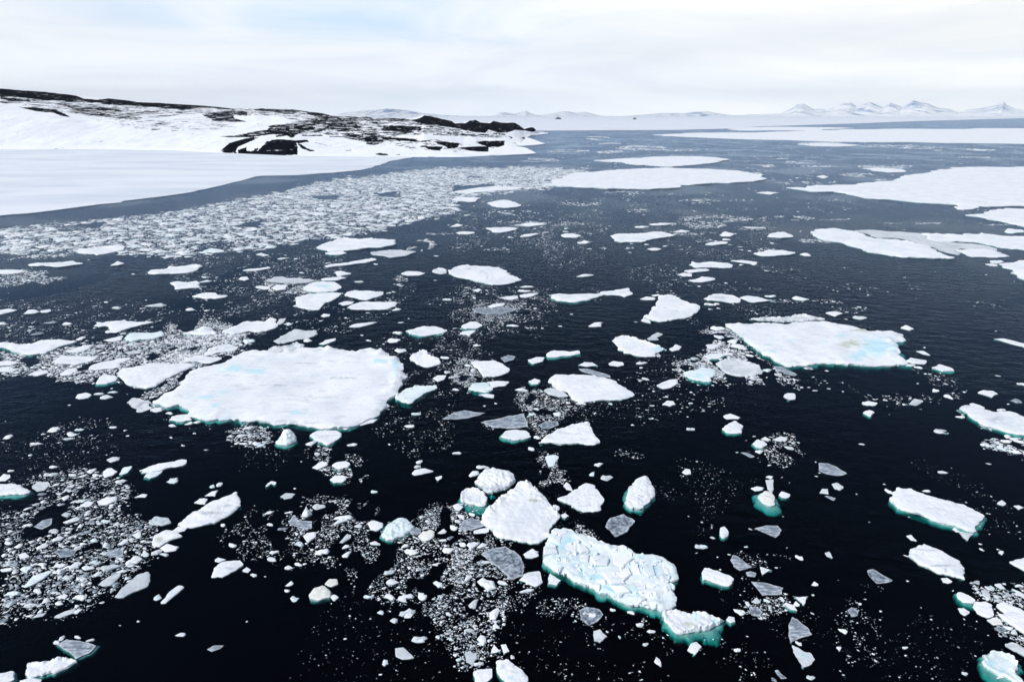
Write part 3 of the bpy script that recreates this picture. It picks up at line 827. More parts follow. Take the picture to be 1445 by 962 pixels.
T('F4', '845,330 880,312 940,325 955,350 930,385 890,400 855,370', m='dark_clear', h=0.5, label='glassy grey ring of ice holding two white lumps', anc='the glassy ice ring')
T('F4', '910,425 940,418 975,450 940,480 915,470', m='rubble')

# ---- smaller chunks: centre and size in the view each was read in
CH = []


def E(view, s):
    x0, y0, k = VIEW[view]
    for q in s.split(';'):
        q = q.strip()
        if q:
            u, v, w, h = (float(t) for t in q.split(','))
            CH.append((x0 + u / k, y0 + v / k, w / k, h / k))


E('D1', '795,648,80,20;1070,632,120,22;990,594,32,14;720,609,60,14;670,670,22,8;455,757,78,24;350,748,78,14;215,775,50,12;150,778,40,12;205,800,45,10;250,824,90,14;15,755,60,18;218,750,30,10;600,320,25,10;900,418,34,8;990,418,26,12;1290,660,66,20;1400,665,50,14;555,855,60,24;590,868,40,12;915,945,70,26;850,918,50,12;700,905,40,14;1035,875,60,12;1120,860,24,10')
E('E1', '50,628,56,22;170,730,44,14;310,588,80,26;245,612,36,12;200,668,60,12;405,615,66,26;450,588,40,18;385,640,52,16;705,590,30,10;1035,676,32,18;1100,608,36,10;1165,700,30,8;47,690,18,14;300,798,46,18;680,880,52,26;640,575,46,14;725,620,30,8;970,630,34,12;975,565,50,14;390,447,24,8;30,538,16,8;750,155,80,20;600,405,70,26;560,385,60,18;640,375,50,14;780,345,60,14;590,152,40,18;970,120,40,16;830,175,36,12;1060,140,50,16;60,820,40,16;520,820,50,26;540,845,40,20;410,845,60,20;470,850,40,16;300,840,70,18')
E('D2', '570,315,70,14;660,313,46,12;700,408,60,10;385,420,36,8;1018,145,76,14;1205,350,55,10;1090,472,70,14;1355,487,40,14;1340,660,60,18;1365,940,70,30;1155,868,60,14;1350,820,76,22;985,655,25,14;410,820,45,12;740,870,60,26;675,905,80,40;1330,540,40,14;880,342,60,10;75,282,70,12;40,440,60,14;50,470,70,16;340,875,90,36;140,930,160,40;1300,545,60,14;550,280,20,8;590,290,30,8')
E('D3', '1150,110,60,14;1150,130,60,12;1310,247,45,8;1010,135,60,14;770,168,60,14;695,64,46,8;270,295,60,10;480,18,60,14;170,38,70,14;270,44,60,10;410,90,75,20;350,86,36,8;480,510,40,10;15,486,36,12;340,592,72,16;525,578,60,12;865,535,85,16;885,505,90,12;1280,428,120,14;425,660,40,14;785,768,80,12;1110,772,44,12;870,618,50,16;940,650,40,10;30,745,50,8;395,785,40,12;325,855,30,8;540,900,60,12;20,655,36,16;20,820,40,18;260,460,40,8;480,545,40,10;80,720,26,10;1180,690,40,10;20,940,60,30')
E('D4', '880,182,90,10;310,100,90,14;1100,105,150,10;1430,288,80,18;475,228,70,12;980,232,36,10;990,355,55,14;1080,352,60,12;710,500,40,16;885,480,36,8;1160,395,45,10;1390,588,110,30;1190,570,70,14;780,655,40,10;835,650,40,10;770,625,80,18;345,735,60,40;275,742,36,10;830,620,60,14;235,270,34,8;1205,207,50,10;350,216,40,8')
E('E4', '290,380,66,14;465,592,38,18;295,490,40,18;325,480,50,20;780,155,80,36;920,270,90,40;890,240,80,30;1185,453,60,22;615,805,60,20;735,657,25,12;800,210,60,26;860,200,60,20;960,285,50,20;1000,330,50,20;640,350,70,20;610,355,50,14;1110,425,60,22;760,520,26,16;620,565,30,14;640,580,24,10;740,30,40,12;810,350,50,14;860,320,70,14')
E('E5', '650,98,56,22;655,45,26,12;685,48,20,8;595,70,30,8;590,103,22,8;525,44,20,8;967,238,30,8;895,325,46,16;935,335,36,16;1310,160,20,8;1320,375,24,10;1430,415,40,16;1410,497,60,18;1370,510,26,8;1140,573,40,12;1340,540,40,16;1260,708,56,22;780,492,24,14;1080,475,36,24;1020,447,36,16;1070,414,26,10;935,411,24,12;575,450,24,14;668,703,28,10;1280,797,36,10;440,445,40,10;510,437,24,10;400,340,30,10;435,380,24,14;500,350,30,8;970,365,24,12;1110,405,24,8;1155,452,30,8;210,383,24,10;318,400,20,10;415,338,30,20;1360,690,50,18;1420,690,40,22;1330,715,40,16;1410,742,50,16;800,560,8,6')
E('E3', '272,182,56,18;285,262,40,24;320,290,50,18;130,770,40,26;340,720,60,24;470,800,50,20;110,500,60,14;70,570,60,16;560,437,30,8;495,452,30,8;400,225,40,16;430,250,40,16;330,360,40,16;465,110,44,14;700,360,60,20;790,470,40,20;760,500,36,20;910,500,60,20;790,630,40,24;760,695,40,26;850,410,26,12;1140,785,50,22;1105,840,40,22;1180,860,60,40;720,365,50,14;1040,440,50,16;970,435,36,12')
E('E2', '900,600,56,24;930,652,38,20;1075,517,50,22;1115,605,44,24;245,608,28,16;432,808,34,20;397,818,30,16;110,425,50,24;20,400,50,30;620,600,40,24;640,610,40,18;560,600,40,16;850,690,14,8;1220,845,40,20;1270,410,60,30;1410,510,44,14;320,490,40,16;280,497,34,18;180,445,40,14;815,828,18,8;1340,35,56,14;1315,72,56,16;1360,125,50,18;620,548,40,14;540,560,44,14;580,520,50,14')
E('F3', '505,550,56,40;450,640,70,50;475,585,50,36;590,535,56,30;1250,480,60,50;600,215,90,50;695,163,70,24;160,160,70,26;360,668,60,40;670,775,70,40;515,770,60,50;400,815,90,50;660,910,80,36;415,720,50,30;600,322,30,30;360,735,50,26;290,920,40,30;330,915,40,26;60,780,60,30')
E('F2', '95,415,46,22;248,482,34,18;455,342,40,24;62,85,26,16;95,75,30,16;155,350,46,20;535,175,50,34;650,225,70,28;665,315,40,36;720,262,34,20;665,392,40,24;660,355,34,18;555,378,50,36;430,590,36,26;412,522,30,22;400,553,28,16;330,412,46,26;335,380,36,18;795,340,46,20;838,877,34,22;985,772,60,34;942,653,60,30;880,685,36,24;820,650,28,20;860,470,40,26;870,515,60,26;860,580,50,26;920,585,50,30;760,580,40,16;380,275,36,14;320,255,34,14;410,200,30,14;110,258,24,20;300,488,18,12;405,450,40,18;450,435,40,18;480,430,30,12;590,400,26,14;680,665,20,14;695,843,16,14;218,690,14,10;410,240,20,18;640,240,60,20')
E('F4', '415,210,90,60;55,345,60,34;355,305,50,34;455,350,50,60;395,465,44,44;1000,330,30,18;1085,342,40,24;1410,38,44,26;1210,570,30,40;1080,620,20,20;190,455,24,24;100,468,60,34;870,345,30,24;905,355,50,30;625,65,60,30;350,30,50,36;400,110,50,20;120,270,50,40;40,270,60,30;190,210,50,30;330,180,40,24;490,205,50,26;240,350,30,20;330,425,50,20;460,405,30,24;290,560,30,18;380,580,40,20;1150,490,26,18;1130,400,40,24;1180,430,40,20;60,60,50,26;610,240,60,14;180,120,26,18')
E('F5', '475,705,40,16;222,762,44,16;535,180,56,26;388,183,32,16;740,155,60,30;605,270,40,18;640,248,46,18;70,28,66,16;1230,128,40,14;920,250,30,14;940,322,30,22;925,345,30,12;55,617,18,16;162,512,14,12;1285,655,14,10;710,130,40,16;770,120,40,14;680,220,24,12;740,390,18,10;1198,466,16,10;690,352,24,16;110,245,24,10;445,102,22,12;500,75,30,10;145,658,30,12;445,825,36,24;590,875,20,18;698,618,16,14')
E('F6', '645,193,36,24;512,418,50,40;452,440,40,30;400,493,70,40;905,305,40,30;895,378,30,24;795,703,36,30;385,748,40,30;440,878,24,36;628,945,30,30;870,932,50,36;1095,620,50,34;1065,735,30,30;800,128,44,36;138,55,70,30;110,95,26,16;445,50,30,24;1130,830,24,24;580,415,40,26;625,460,24,26;685,410,36,26;710,370,36,24;780,440,40,36;530,535,30,24;330,105,30,26;410,85,30,16;270,205,30,24;250,122,20,16;1205,435,36,20;1245,405,30,14;885,500,40,20;450,655,24,14;570,760,14,14;1060,277,16,14;585,105,20,16;715,60,20,12')
E('F7', '650,820,40,24;780,585,32,16;567,466,60,22;860,412,46,16;545,210,64,24;680,125,50,16;208,538,30,16;240,585,40,40;215,20,34,20;800,905,30,22;810,940,30,14;930,955,34,20;112,95,50,32;72,290,36,12;845,298,60,24;965,245,50,22;870,262,40,16;1010,260,60,24;930,320,50,20;1025,342,60,20;1060,388,16,12;360,738,26,14;470,580,50,16;845,718,20,10;115,770,14,12;910,940,26,14;330,48,46,14;435,76,16,8')
E('F8', '850,293,46,26;765,905,34,30;1012,928,60,24;690,348,26,20;870,34,36,24;884,74,30,12;203,485,30,20;368,732,46,20;475,462,14,10;385,283,26,14;65,435,36,16;375,115,36,24;830,335,30,20;855,360,36,22;880,325,30,20;985,390,60,26;990,415,46,24;1060,600,60,30;1100,630,60,30;1075,663,30,18;1010,655,26,22;1060,720,40,36;1130,375,50,30;1095,345,30,20;955,330,50,18;1060,380,60,26;860,410,26,14;765,540,22,12;850,553,18,16;1140,315,40,26;1030,302,40,14;425,5,50,16')
E('F1', '300,210,46,24;330,235,50,30;545,62,40,18;335,442,60,30;190,355,50,26;30,460,60,24;60,565,60,26;170,555,50,24;265,610,40,18;708,585,36,26;815,750,40,20;265,115,30,14;780,58,40,24;310,92,40,16;295,135,30,26;270,165,30,16;470,240,40,16;40,340,50,16;350,762,36,14;405,775,30,16;280,765,30,18;255,785,30,24;265,860,40,24;300,865,36,20;120,455,60,24;270,440,40,26;390,450,50,26;490,450,80,30;600,420,70,40;650,390,40,24;710,380,50,30;740,390,50,20;590,440,40,18;140,620,60,24;190,435,50,24;360,580,50,24;310,275,40,16;240,285,50,24;125,258,36,18;175,400,30,20;550,465,40,16;260,320,50,24;620,690,20,10;540,708,16,8')
# ------------------------------------------------------------------ building one floe
DIRS = {'f': (0, -1), 'b': (0, 1), 'l': (-1, 0), 'r': (1, 0)}


def fractal(x, y, z, octaves=3):
    return noise.fractal(Vector((x, y, z)), 1.0, 2.0, octaves)


def resample(P, step, jit, seed):
    """closed outline -> evenly spaced points with a crumbled edge"""
    out = []
    n = len(P)
    for i in range(n):
        a, b = P[i], P[(i + 1) % n]
        L = math.hypot(b[0] - a[0], b[1] - a[1])
        k = max(1, int(round(L / step)))
        nx, ny = (b[1] - a[1]) / max(L, 1e-9), -(b[0] - a[0]) / max(L, 1e-9)
        for q in range(k):
            t = q / k
            x, y = a[0] + (b[0] - a[0]) * t, a[1] + (b[1] - a[1]) * t
            out.append((x, y, nx, ny))
    # broken edge: straight facets between randomly spaced corners, plus a fine crumble
    r = random.Random(int(seed * 100))
    m = len(out)
    off = [0.0] * m
    for lo, hi, amp in ((9, 26, 1.0), (3, 8, 0.55), (1, 3, 0.22)):
        knots = [0]
        while knots[-1] < m:
            knots.append(knots[-1] + r.randint(lo, hi))
        val = [r.gauss(0, 0.55) * amp for _ in knots]
        val[-1] = val[0]
        for a, b, va, vb in zip(knots, knots[1:], val, val[1:]):
            for i in range(a, min(b, m)):
                off[i] += va + (vb - va) * (i - a) / (b - a)
    return [(x + nx * jit * d, y + ny * jit * d) for (x, y, nx, ny), d in zip(out, off)]


def poly_area(P):
    return 0.5 * sum(P[i][0] * P[(i + 1) % len(P)][1] - P[(i + 1) % len(P)][0] * P[i][1] for i in range(len(P)))


def polish(P):
    """round the corners of a traced outline a little (one corner-cutting pass)"""
    out = []
    n = len(P)
    for i in range(n):
        a, b = P[i], P[(i + 1) % n]
        out.append((a[0] * 0.91 + b[0] * 0.09, a[1] * 0.91 + b[1] * 0.09))
        out.append((a[0] * 0.09 + b[0] * 0.91, a[1] * 0.09 + b[1] * 0.91))
    return out


def build_floe(idx, f):
    px = f['px']
    w0 = [sea(*p) for p in px]
    size = math.sqrt(abs(poly_area(w0)))
    thin = f['m'] in ('clear', 'dark_clear')
    fb = min(0.55, 0.11 * size ** 0.42) * f['h']
    f['fb'], f['size'] = fb, size
    w = [sea(p[0], p[1], fb * 0.7) for p in px]
    if poly_area(w) < 0:
        w = w[::-1]
    cx, cy = sum(p[0] for p in w) / len(w), sum(p[1] for p in w) / len(w)
    f['at'] = (cx, cy)
    w = [(x - cx, y - cy) for x, y in w]
    dist = math.hypot(cx, cy)
    pxm = math.hypot(cy * CP + CAM_H * SP, 0) / FPX
    per = sum(math.hypot(w[i][0] - w[i - 1][0], w[i][1] - w[i - 1][1]) for i in range(len(w)))
    step = max(per / 420, min(per / 60, pxm * 1.2))
    jit = min(0.085 * size, 2.4 * step + 0.012 * size) * (0.6 if thin else 1.0)
    seed = idx * 3.71
    out = resample(w if thin or len(w) < 6 else polish(w), step, jit, seed)
    # interior points
    xs, ys = [p[0] for p in out], [p[1] for p in out]
    area = abs(poly_area(out))
    g = max(math.sqrt(area / 1500), step * 0.9)
    gx, gy = np.meshgrid(np.arange(min(xs), max(xs), g), np.arange(min(ys), max(ys), g * 0.87))
    gx = gx + (np.arange(gx.shape[0]) % 2)[:, None] * g * 0.5
    r = np.random.default_rng(idx + 11)
    ip = np.stack([gx.ravel(), gy.ravel()], 1) + r.uniform(-0.25, 0.25, (gx.size, 2)) * g
    ip = ip[in_poly(ip[:, 0], ip[:, 1], out)]
    if len(ip):
        ip = ip[seg_dist(ip, out) > 0.45 * g]
    allp = [Vector(p) for p in out] + [Vector((float(a), float(b))) for a, b in ip]
    V, _E, F, *_ = delaunay_2d_cdt(allp, [], [list(range(len(out)))], 1, 1e-6)
    V = np.array([(v.x, v.y) for v in V])
    F = [list(t) for t in F]
    # boundary of the triangulation
    cnt = {}
    for t in F:
        for a, b in zip(t, t[1:] + t[:1]):
            cnt[(a, b)] = 1
    bnd = [(a, b) for (a, b) in cnt if (b, a) not in cnt]
    isb = np.zeros(len(V), bool)
    nrm = np.zeros((len(V), 2))
    for a, b in bnd:
        isb[a] = isb[b] = True
        e = V[b] - V[a]
        L = max(1e-9, math.hypot(*e))
        nn = np.array((e[1], -e[0])) / L
        nrm[a] += nn
        nrm[b] += nn
    nrm /= np.maximum(1e-9, np.hypot(nrm[:, 0], nrm[:, 1]))[:, None]
    bidx = np.nonzero(isb)[0]
    kd = kdtree.KDTree(len(bidx))
    for i in bidx:
        kd.insert((V[i][0], V[i][1], 0), int(i))
    kd.balance()
    ed = np.zeros(len(V))
    near = np.zeros(len(V), int)
    for i, (x, y) in enumerate(V):
        _c, j, d = kd.find((x, y, 0))
        ed[i], near[i] = d, j
    dmax = max(ed.max(), 1e-6)
    z = np.zeros(len(V))
    s1, s2 = 1.0 / max(2.5, size * 0.3), 1.0 / max(0.35, 2.5 * g)
    rough = 0.05 if thin else (0.16 if f['m'] != 'rubble' else 0.34)
    for i, (x, y) in enumerate(V):
        n1 = fractal(x * s1, y * s1, seed, 3)
        n2 = noise.noise(Vector((x * s2, y * s2, seed + 5)))
        edge = min(1.0, ed[i] / max(0.3, 0.10 * size))
        h = fb * (0.80 + 0.20 * edge) + min(fb, 0.5) * (0.30 if not thin else 0.08) * n1 + rough * n2 * min(1, fb)
        if f['dome']:
            q = ed[i] / dmax
            h += fb * f['dome'] * (q ** 0.8) * (1.0 + 0.5 * n2)
        if f['rub']:
            ds, rw, rh = f['rub']
            nv = nrm[near[i]]
            m = max(max(0.0, min(1.0, 1.7 * (nv[0] * DIRS[c][0] + nv[1] * DIRS[c][1]))) for c in ds)
            wob = rw * (1.0 + 0.9 * fractal(x * 0.4, y * 0.4, seed + 3, 2))
            if wob > 0.05:
                wob = min(wob, 0.33 * dmax)
                m *= math.exp(-(ed[i] / wob) ** 2)
                cs = max(0.35, 1.3 * g)
                cell = noise.cell(Vector((x / cs + 0.6 * n2, y / cs + 0.4 * n1, seed)))
                lump = abs(noise.noise(Vector((x / (1.5 * cs), y / (1.5 * cs), seed + 13)))) * 1.5 + 0.5 * abs(noise.noise(Vector((x / (0.7 * cs), y / (0.7 * cs), seed + 17))))
                h += 0.7 * rh * m * (0.10 + 0.35 * abs(cell) + 0.75 * lump) * (1.0 + n1)
        if isb[i]:
            fz = 1.0 / (11.0 * step)
            h = fb * (0.62 + 0.55 * noise.noise(Vector((x * fz, y * fz, seed + 1)))) + (0.25 * max(0.0, h - fb) if f['rub'] else 0.0)
        z[i] = max(0.06, h)
    top = np.column_stack([V, z])
    mats_top = M[f['m']]
    # stains, melt pools, grey marks and the hummock's painted shade, each outlined
    paints = {}
    for kind, vw, u, v, ru, rv in f['paint']:
        x0, y0, k = VIEW[vw]
        a = paints.setdefault(kind, np.zeros(len(V)))
        pu, pv = to_px(V[:, 0] + cx, V[:, 1] + cy, z)
        q = np.hypot((pu - (x0 + u / k)) / (ru / k), (pv - (y0 + v / k)) / (rv / k))
        q = q + np.array([0.75 * fractal(float(p[0]) * 0.9, float(p[1]) * 0.9, seed + 41, 4) for p in V])
        np.maximum(a, np.clip(1.25 - q * 0.85, 0, 1), out=a)
    # side walls: top edge, a slight swell at the water, then under it
    smap = {}
    sv = []
    for i in bidx:
        x, y = V[i]
        nx, ny = nrm[i]
        o1 = 0.10 * fb * (1 + noise.noise(Vector((x * s2, y * s2, seed + 21))))
        smap[i] = len(sv)
        sv += [(x, y, z[i]), (x + nx * o1, y + ny * o1, z[i] * 0.45), (x - nx * 0.05 * fb, y - ny * 0.05 * fb, 0.02),
               (x - nx * 0.12 * fb, y - ny * 0.12 * fb, -0.35 * fb), (x - nx * 1.4 * fb, y - ny * 1.4 * fb, -1.3 * fb)]
    sf = []
    for a, b in bnd:
        A, B = smap[a], smap[b]
        for k in range(4):
            sf.append((A + k, A + k + 1, B + k + 1, B + k))
    side_mat = M['edge'] if not thin else M['dark_clear']
    big = abs(poly_area(px)) > 700
    f['name'] = 'thin_ice_plate' if thin else 'ice_floe'

    def add_paint(me, n_extra=0):
        for kind, a in paints.items():
            float_attr(me, kind, np.concatenate([a, np.zeros(n_extra)]))

    if big:
        root = link(bpy.data.objects.new(f['name'], None))
        root.empty_display_size = 0.2
        me = mesh_from('snow_cover' if not thin else 'glassy_top', top, F, [mats_top], None, True, 50)
        add_paint(me)
        if thin:
            float_attr(me, 'rim', np.exp(-ed / max(0.15, 0.12 * size)))
        o = link(bpy.data.objects.new(me.name, me))
        o.parent = root
        me2 = mesh_from('ice_edge', sv, sf, [side_mat], None, True, 40)
        o2 = link(bpy.data.objects.new('ice_edge', me2))
        o2.parent = root
    else:
        off = len(top)
        me = mesh_from(f['name'], np.vstack([top, np.array(sv)]), F + [tuple(i + off for i in q) for q in sf], [mats_top, side_mat],
                       [0] * len(F) + [1] * len(sf), True, 50)
        add_paint(me, len(sv))
        if thin:
            float_attr(me, 'rim', np.concatenate([np.exp(-ed / max(0.15, 0.12 * size)), np.zeros(len(sv))]))
        root = link(bpy.data.objects.new(f['name'], me))
    root.location = (cx, cy, 0)
    # a foot of ice standing out under water
    if f['led']:
        spec = f['led']
        zsc = 1.0 if spec != spec.lower() else 0.6
        nb = len(out)
        rings = []
        for (dz, k) in ((0.02, -0.6), (-0.05, 0.05), (-0.11, 0.55), (-0.22, 0.95), (-0.40, 1.2), (-0.65, 1.2), (-0.95, 0.8), (-1.1, -1.5)):
            ring = []
            for i in range(0, nb, 2):
                x, y = out[i]
                p, q = out[i - 2], out[(i + 2) % nb]
                e = (q[0] - p[0], q[1] - p[1])
                L = max(1e-9, math.hypot(*e))
                nx, ny = e[1] / L, -e[0] / L
                amt = 0.0
                for c in spec:
                    d = max(0.0, nx * DIRS[c.lower()][0] + ny * DIRS[c.lower()][1])
                    amt = max(amt, d ** 0.8 * (0.85 if c.isupper() else 0.24))
                lim = min(1.0, 0.28 * size + 0.15)
                amt = lim * (0.02 + amt * (0.62 + 1.7 * fractal(x * 0.45, y * 0.45, seed + 31, 4)))
                ring.append((x + nx * amt * k, y + ny * amt * k, dz * min(1.0, 0.5 + 0.12 * size) * zsc + 0.05 * noise.noise(Vector((x * 2, y * 2, seed)))))
            rings.append(ring)
        m = len(rings[0])
        lv = [p for ring in rings for p in ring]
        lf = [(k * m + i, k * m + m + i, k * m + m + (i + 1) % m, k * m + (i + 1) % m)[::-1] for k in range(len(rings) - 1) for i in range(m)]
        lo = link(bpy.data.objects.new('underwater_ledge', mesh_from('underwater_ledge', lv, lf, [M['ledge']])))
        lo.parent = root
    if f['blocks']:
        for bi, s in enumerate(BLOCKS):
            q = pts('G', s)
            q = [p for a, b in zip(q, q[1:] + q[:1]) for p in (a, (a[0] * 0.6 + b[0] * 0.4 + random.uniform(-1, 1), a[1] * 0.6 + b[1] * 0.4 + random.uniform(-0.7, 0.7)))]
            hgt = fb + 0.02 + 0.34 * random.random() ** 1.8
            b = [sea(p[0], p[1], hgt * 0.9) for p in q]
            if poly_area(b) < 0:
                b = b[::-1]
            bx, by = sum(p[0] for p in b) / len(b), sum(p[1] for p in b) / len(b)
            tx, ty = random.uniform(-0.06, 0.12), random.uniform(-0.04, 0.10)
            n = len(b)
            vs = []
            for fz, sc in ((fb * 0.5, 1.08), (hgt - 0.09, 0.98), (hgt, 0.86)):
                for x, y in b:
                    dx, dy = (x - bx) * sc, (y - by) * sc
                    zz = fz + (tx * dx + ty * dy if fz > fb * 0.6 else 0) + random.uniform(-0.035, 0.035)
                    vs.append((bx + dx - cx, by + dy - cy, zz))
            vs.append((bx - cx, by - cy, hgt + 0.04))
            fs = [(k * n + i, k * n + (i + 1) % n, k * n + n + (i + 1) % n, k * n + n + i) for k in (0, 1) for i in range(n)]
            fs += [(2 * n + i, 2 * n + (i + 1) % n, 3 * n) for i in range(n)]
            mt = M['snow'] if bi not in (3, 4, 9, 14) else M['blue_snow']
            ob = link(bpy.data.objects.new('ice_block', mesh_from('ice_block', vs, fs, [mt, M['edge']], [1] * n + [0] * (2 * n), True, 25)))
            ob.parent = root
    f['obj'] = root


BLOCKS = ['215,395 300,415 295,480 205,470', '300,425 340,435 370,470 320,480', '170,350 240,350 250,365 200,385 165,370', '120,365 215,385 205,435 150,410',
          '280,380 330,375 400,400 345,430', '365,420 415,410 415,455 375,465', '420,430 460,435 430,455', '175,510 290,520 270,560 190,560',
          '370,500 430,490 480,510 470,550 400,550', '330,545 430,585 390,625 330,600', '250,565 325,570 315,605 255,592', '440,590 520,590 570,650 490,655',
          '510,480 620,510 560,560 500,540', '605,545 640,540 660,600 620,600', '680,545 720,545 745,610 700,620 665,570', '490,600 590,565 610,600 560,640',
          '640,700 720,680 800,690 780,740 680,750', '750,615 780,600 800,650 760,660', '610,645 680,640 690,690 620,700', '110,445 180,430 190,480 110,490',
          '480,660 560,665 600,700 520,705', '780,540 815,570 820,600 790,590', '330,490 365,490 360,530 310,520', '700,640 760,665 730,680 690,670']

for i, f in enumerate(FL):
    build_floe(i, f)

# ------------------------------------------------------------------ smaller chunks: a few shapes, many copies
CHUNK_SHAPES = []
for s in range(16):
    r = np.random.default_rng(900 + s)
    n = int(r.integers(7, 12))
    ang = np.sort((np.arange(n) + r.uniform(-0.35, 0.35, n)) / n * 2 * math.pi)
    lob = 1 + 0.22 * np.cos(2 * ang + r.uniform(0, 6)) + 0.16 * np.cos(3 * ang + r.uniform(0, 6))
    rad = 0.46 * lob * r.uniform(0.72, 1.2, n)
    vs = []
    tilt = r.uniform(-0.5, 0.5, 2)
    for zz, k in ((-0.9, 0.7), (-0.1, 1.02), (0.45, 1.0), (0.85, 0.80), (1.0, 0.42)):
        for i in range(n):
            q = rad[i] * k * r.uniform(0.9, 1.1)
            x, y = q * math.cos(ang[i]), q * math.sin(ang[i])
            h = zz
            if zz > 0.2:
                h = max(0.15, zz * (r.uniform(0.55, 1.15) + tilt[0] * x * 1.6 + tilt[1] * y * 1.6))
            vs.append((x, y, h))
    vs.append((0.05, 0.0, 1.0 * r.uniform(0.8, 1.2)))
    fs = [(k * n + i, k * n + (i + 1) % n, k * n + n + (i + 1) % n, k * n + n + i) for k in range(4) for i in range(n)]
    fs += [(4 * n + i, 4 * n + (i + 1) % n, 5 * n) for i in range(n)]
    mi = [1] * (2 * n) + [0] * (3 * n)
    for mk in ('snow', 'blue_snow', 'rubble', 'grey_snow', 'clear'):
        CHUNK_SHAPES.append((mk, mesh_from('ice_chunk', vs, fs, [M[mk], M['edge'] if mk != 'clear' else M['dark_clear']], mi, True, 24)))

CH.sort(key=lambda c: -c[2] * c[3])
chunks, crumbs = CH[:300], CH[300:]
CHUNKS = []
for i, (px, py, pw, ph) in enumerate(chunks):
    r = np.random.default_rng(4000 + i)
    x, y = sea(px, py)
    zc = y * CP + CAM_H * SP
    w = pw * zc / FPX
    dep = math.atan2(CAM_H, y)
    hz = min(0.4, 0.11 * w + 0.03, 0.55 * ph * zc / FPX / math.cos(dep))
    d = max(0.45 * w, min(2.2 * w, (ph * zc / FPX - 0.7 * hz * math.cos(dep)) / math.sin(dep)))
    mk = r.choice(['snow', 'blue_snow', 'rubble', 'grey_snow', 'clear'], p=[0.62, 0.10, 0.12, 0.10, 0.06])
    me = [q for q in CHUNK_SHAPES if q[0] == mk][int(r.integers(16))][1]
    o = link(bpy.data.objects.new('ice_chunk', me))
    o.location = (x, y, 0)
    o.rotation_euler = (0, 0, float(r.choice([0, math.pi]) + r.uniform(-0.25, 0.25)))
    o.scale = (w * 1.05, d * 1.05, hz)
    CHUNKS.append(dict(obj=o, px=px, py=py, pw=pw, ph=ph, mk=mk))

# small lumps of rubble frozen onto the blocky floe
for f in FL:
    if f['blocks']:
        cx, cy = f['at']
        r = np.random.default_rng(77)
        k = 0
        while k < 70:
            u, v = r.uniform(120, 850), r.uniform(360, 790)
            q = pts('G', '%f,%f' % (u, v))[0]
            if not in_poly(np.array([q[0]]), np.array([q[1]]), f['px'])[0]:
                continue
            x, y = sea(q[0], q[1], f['fb'])
            mk = ['snow', 'blue_snow', 'blue_snow', 'snow'][k % 4]
            o = link(bpy.data.objects.new('rubble_lump', [c for c in CHUNK_SHAPES if c[0] == mk][int(r.integers(16))][1]))
            w = float(r.uniform(0.25, 0.9))
            o.location = (x - cx, y - cy, f['fb'] * 0.9)
            o.scale = (w, w * float(r.uniform(0.6, 1.0)), float(r.uniform(0.10, 0.32)))
            o.rotation_euler = (0, 0, float(r.uniform(0, 6.28)))
            o.parent = f['obj']
            k += 1

# ------------------------------------------------------------------ brash: uncountable crumbs of ice
W_, H_ = 1445, 962
yy, xx = np.mgrid[0:H_, 0:W_]
occ = np.zeros((H_, W_), bool)
for f in FL:
    P = f['px']
    x0, x1 = int(max(0, min(p[0] for p in P) - 1)), int(min(W_, max(p[0] for p in P) + 2))
    y0, y1 = int(max(0, min(p[1] for p in P) - 1)), int(min(H_, max(p[1] for p in P) + 2))
    if x1 > x0 and y1 > y0 and f['h'] > 0.26:
        occ[y0:y1, x0:x1] |= in_poly(xx[y0:y1, x0:x1], yy[y0:y1, x0:x1], P)
for px, py, pw, ph in chunks:
    x0, x1, y0, y1 = int(max(0, px - pw / 2)), int(min(W_, px + pw / 2)), int(max(0, py - ph / 2)), int(min(H_, py + ph / 2))
    occ[y0:y1, x0:x1] = True

# open leads inside the brash belt
for s in ('440,276 480,274.5 478,281 445,282', '528,272 562,269 556,277 532,277', '232,287 272,285 268,293 238,294', '640,262 700,259 690,267 640,270', '100,318 150,312 140,322', '330,318 372,310 365,321'):
    occ |= in_poly(xx, yy, pts('P', s))

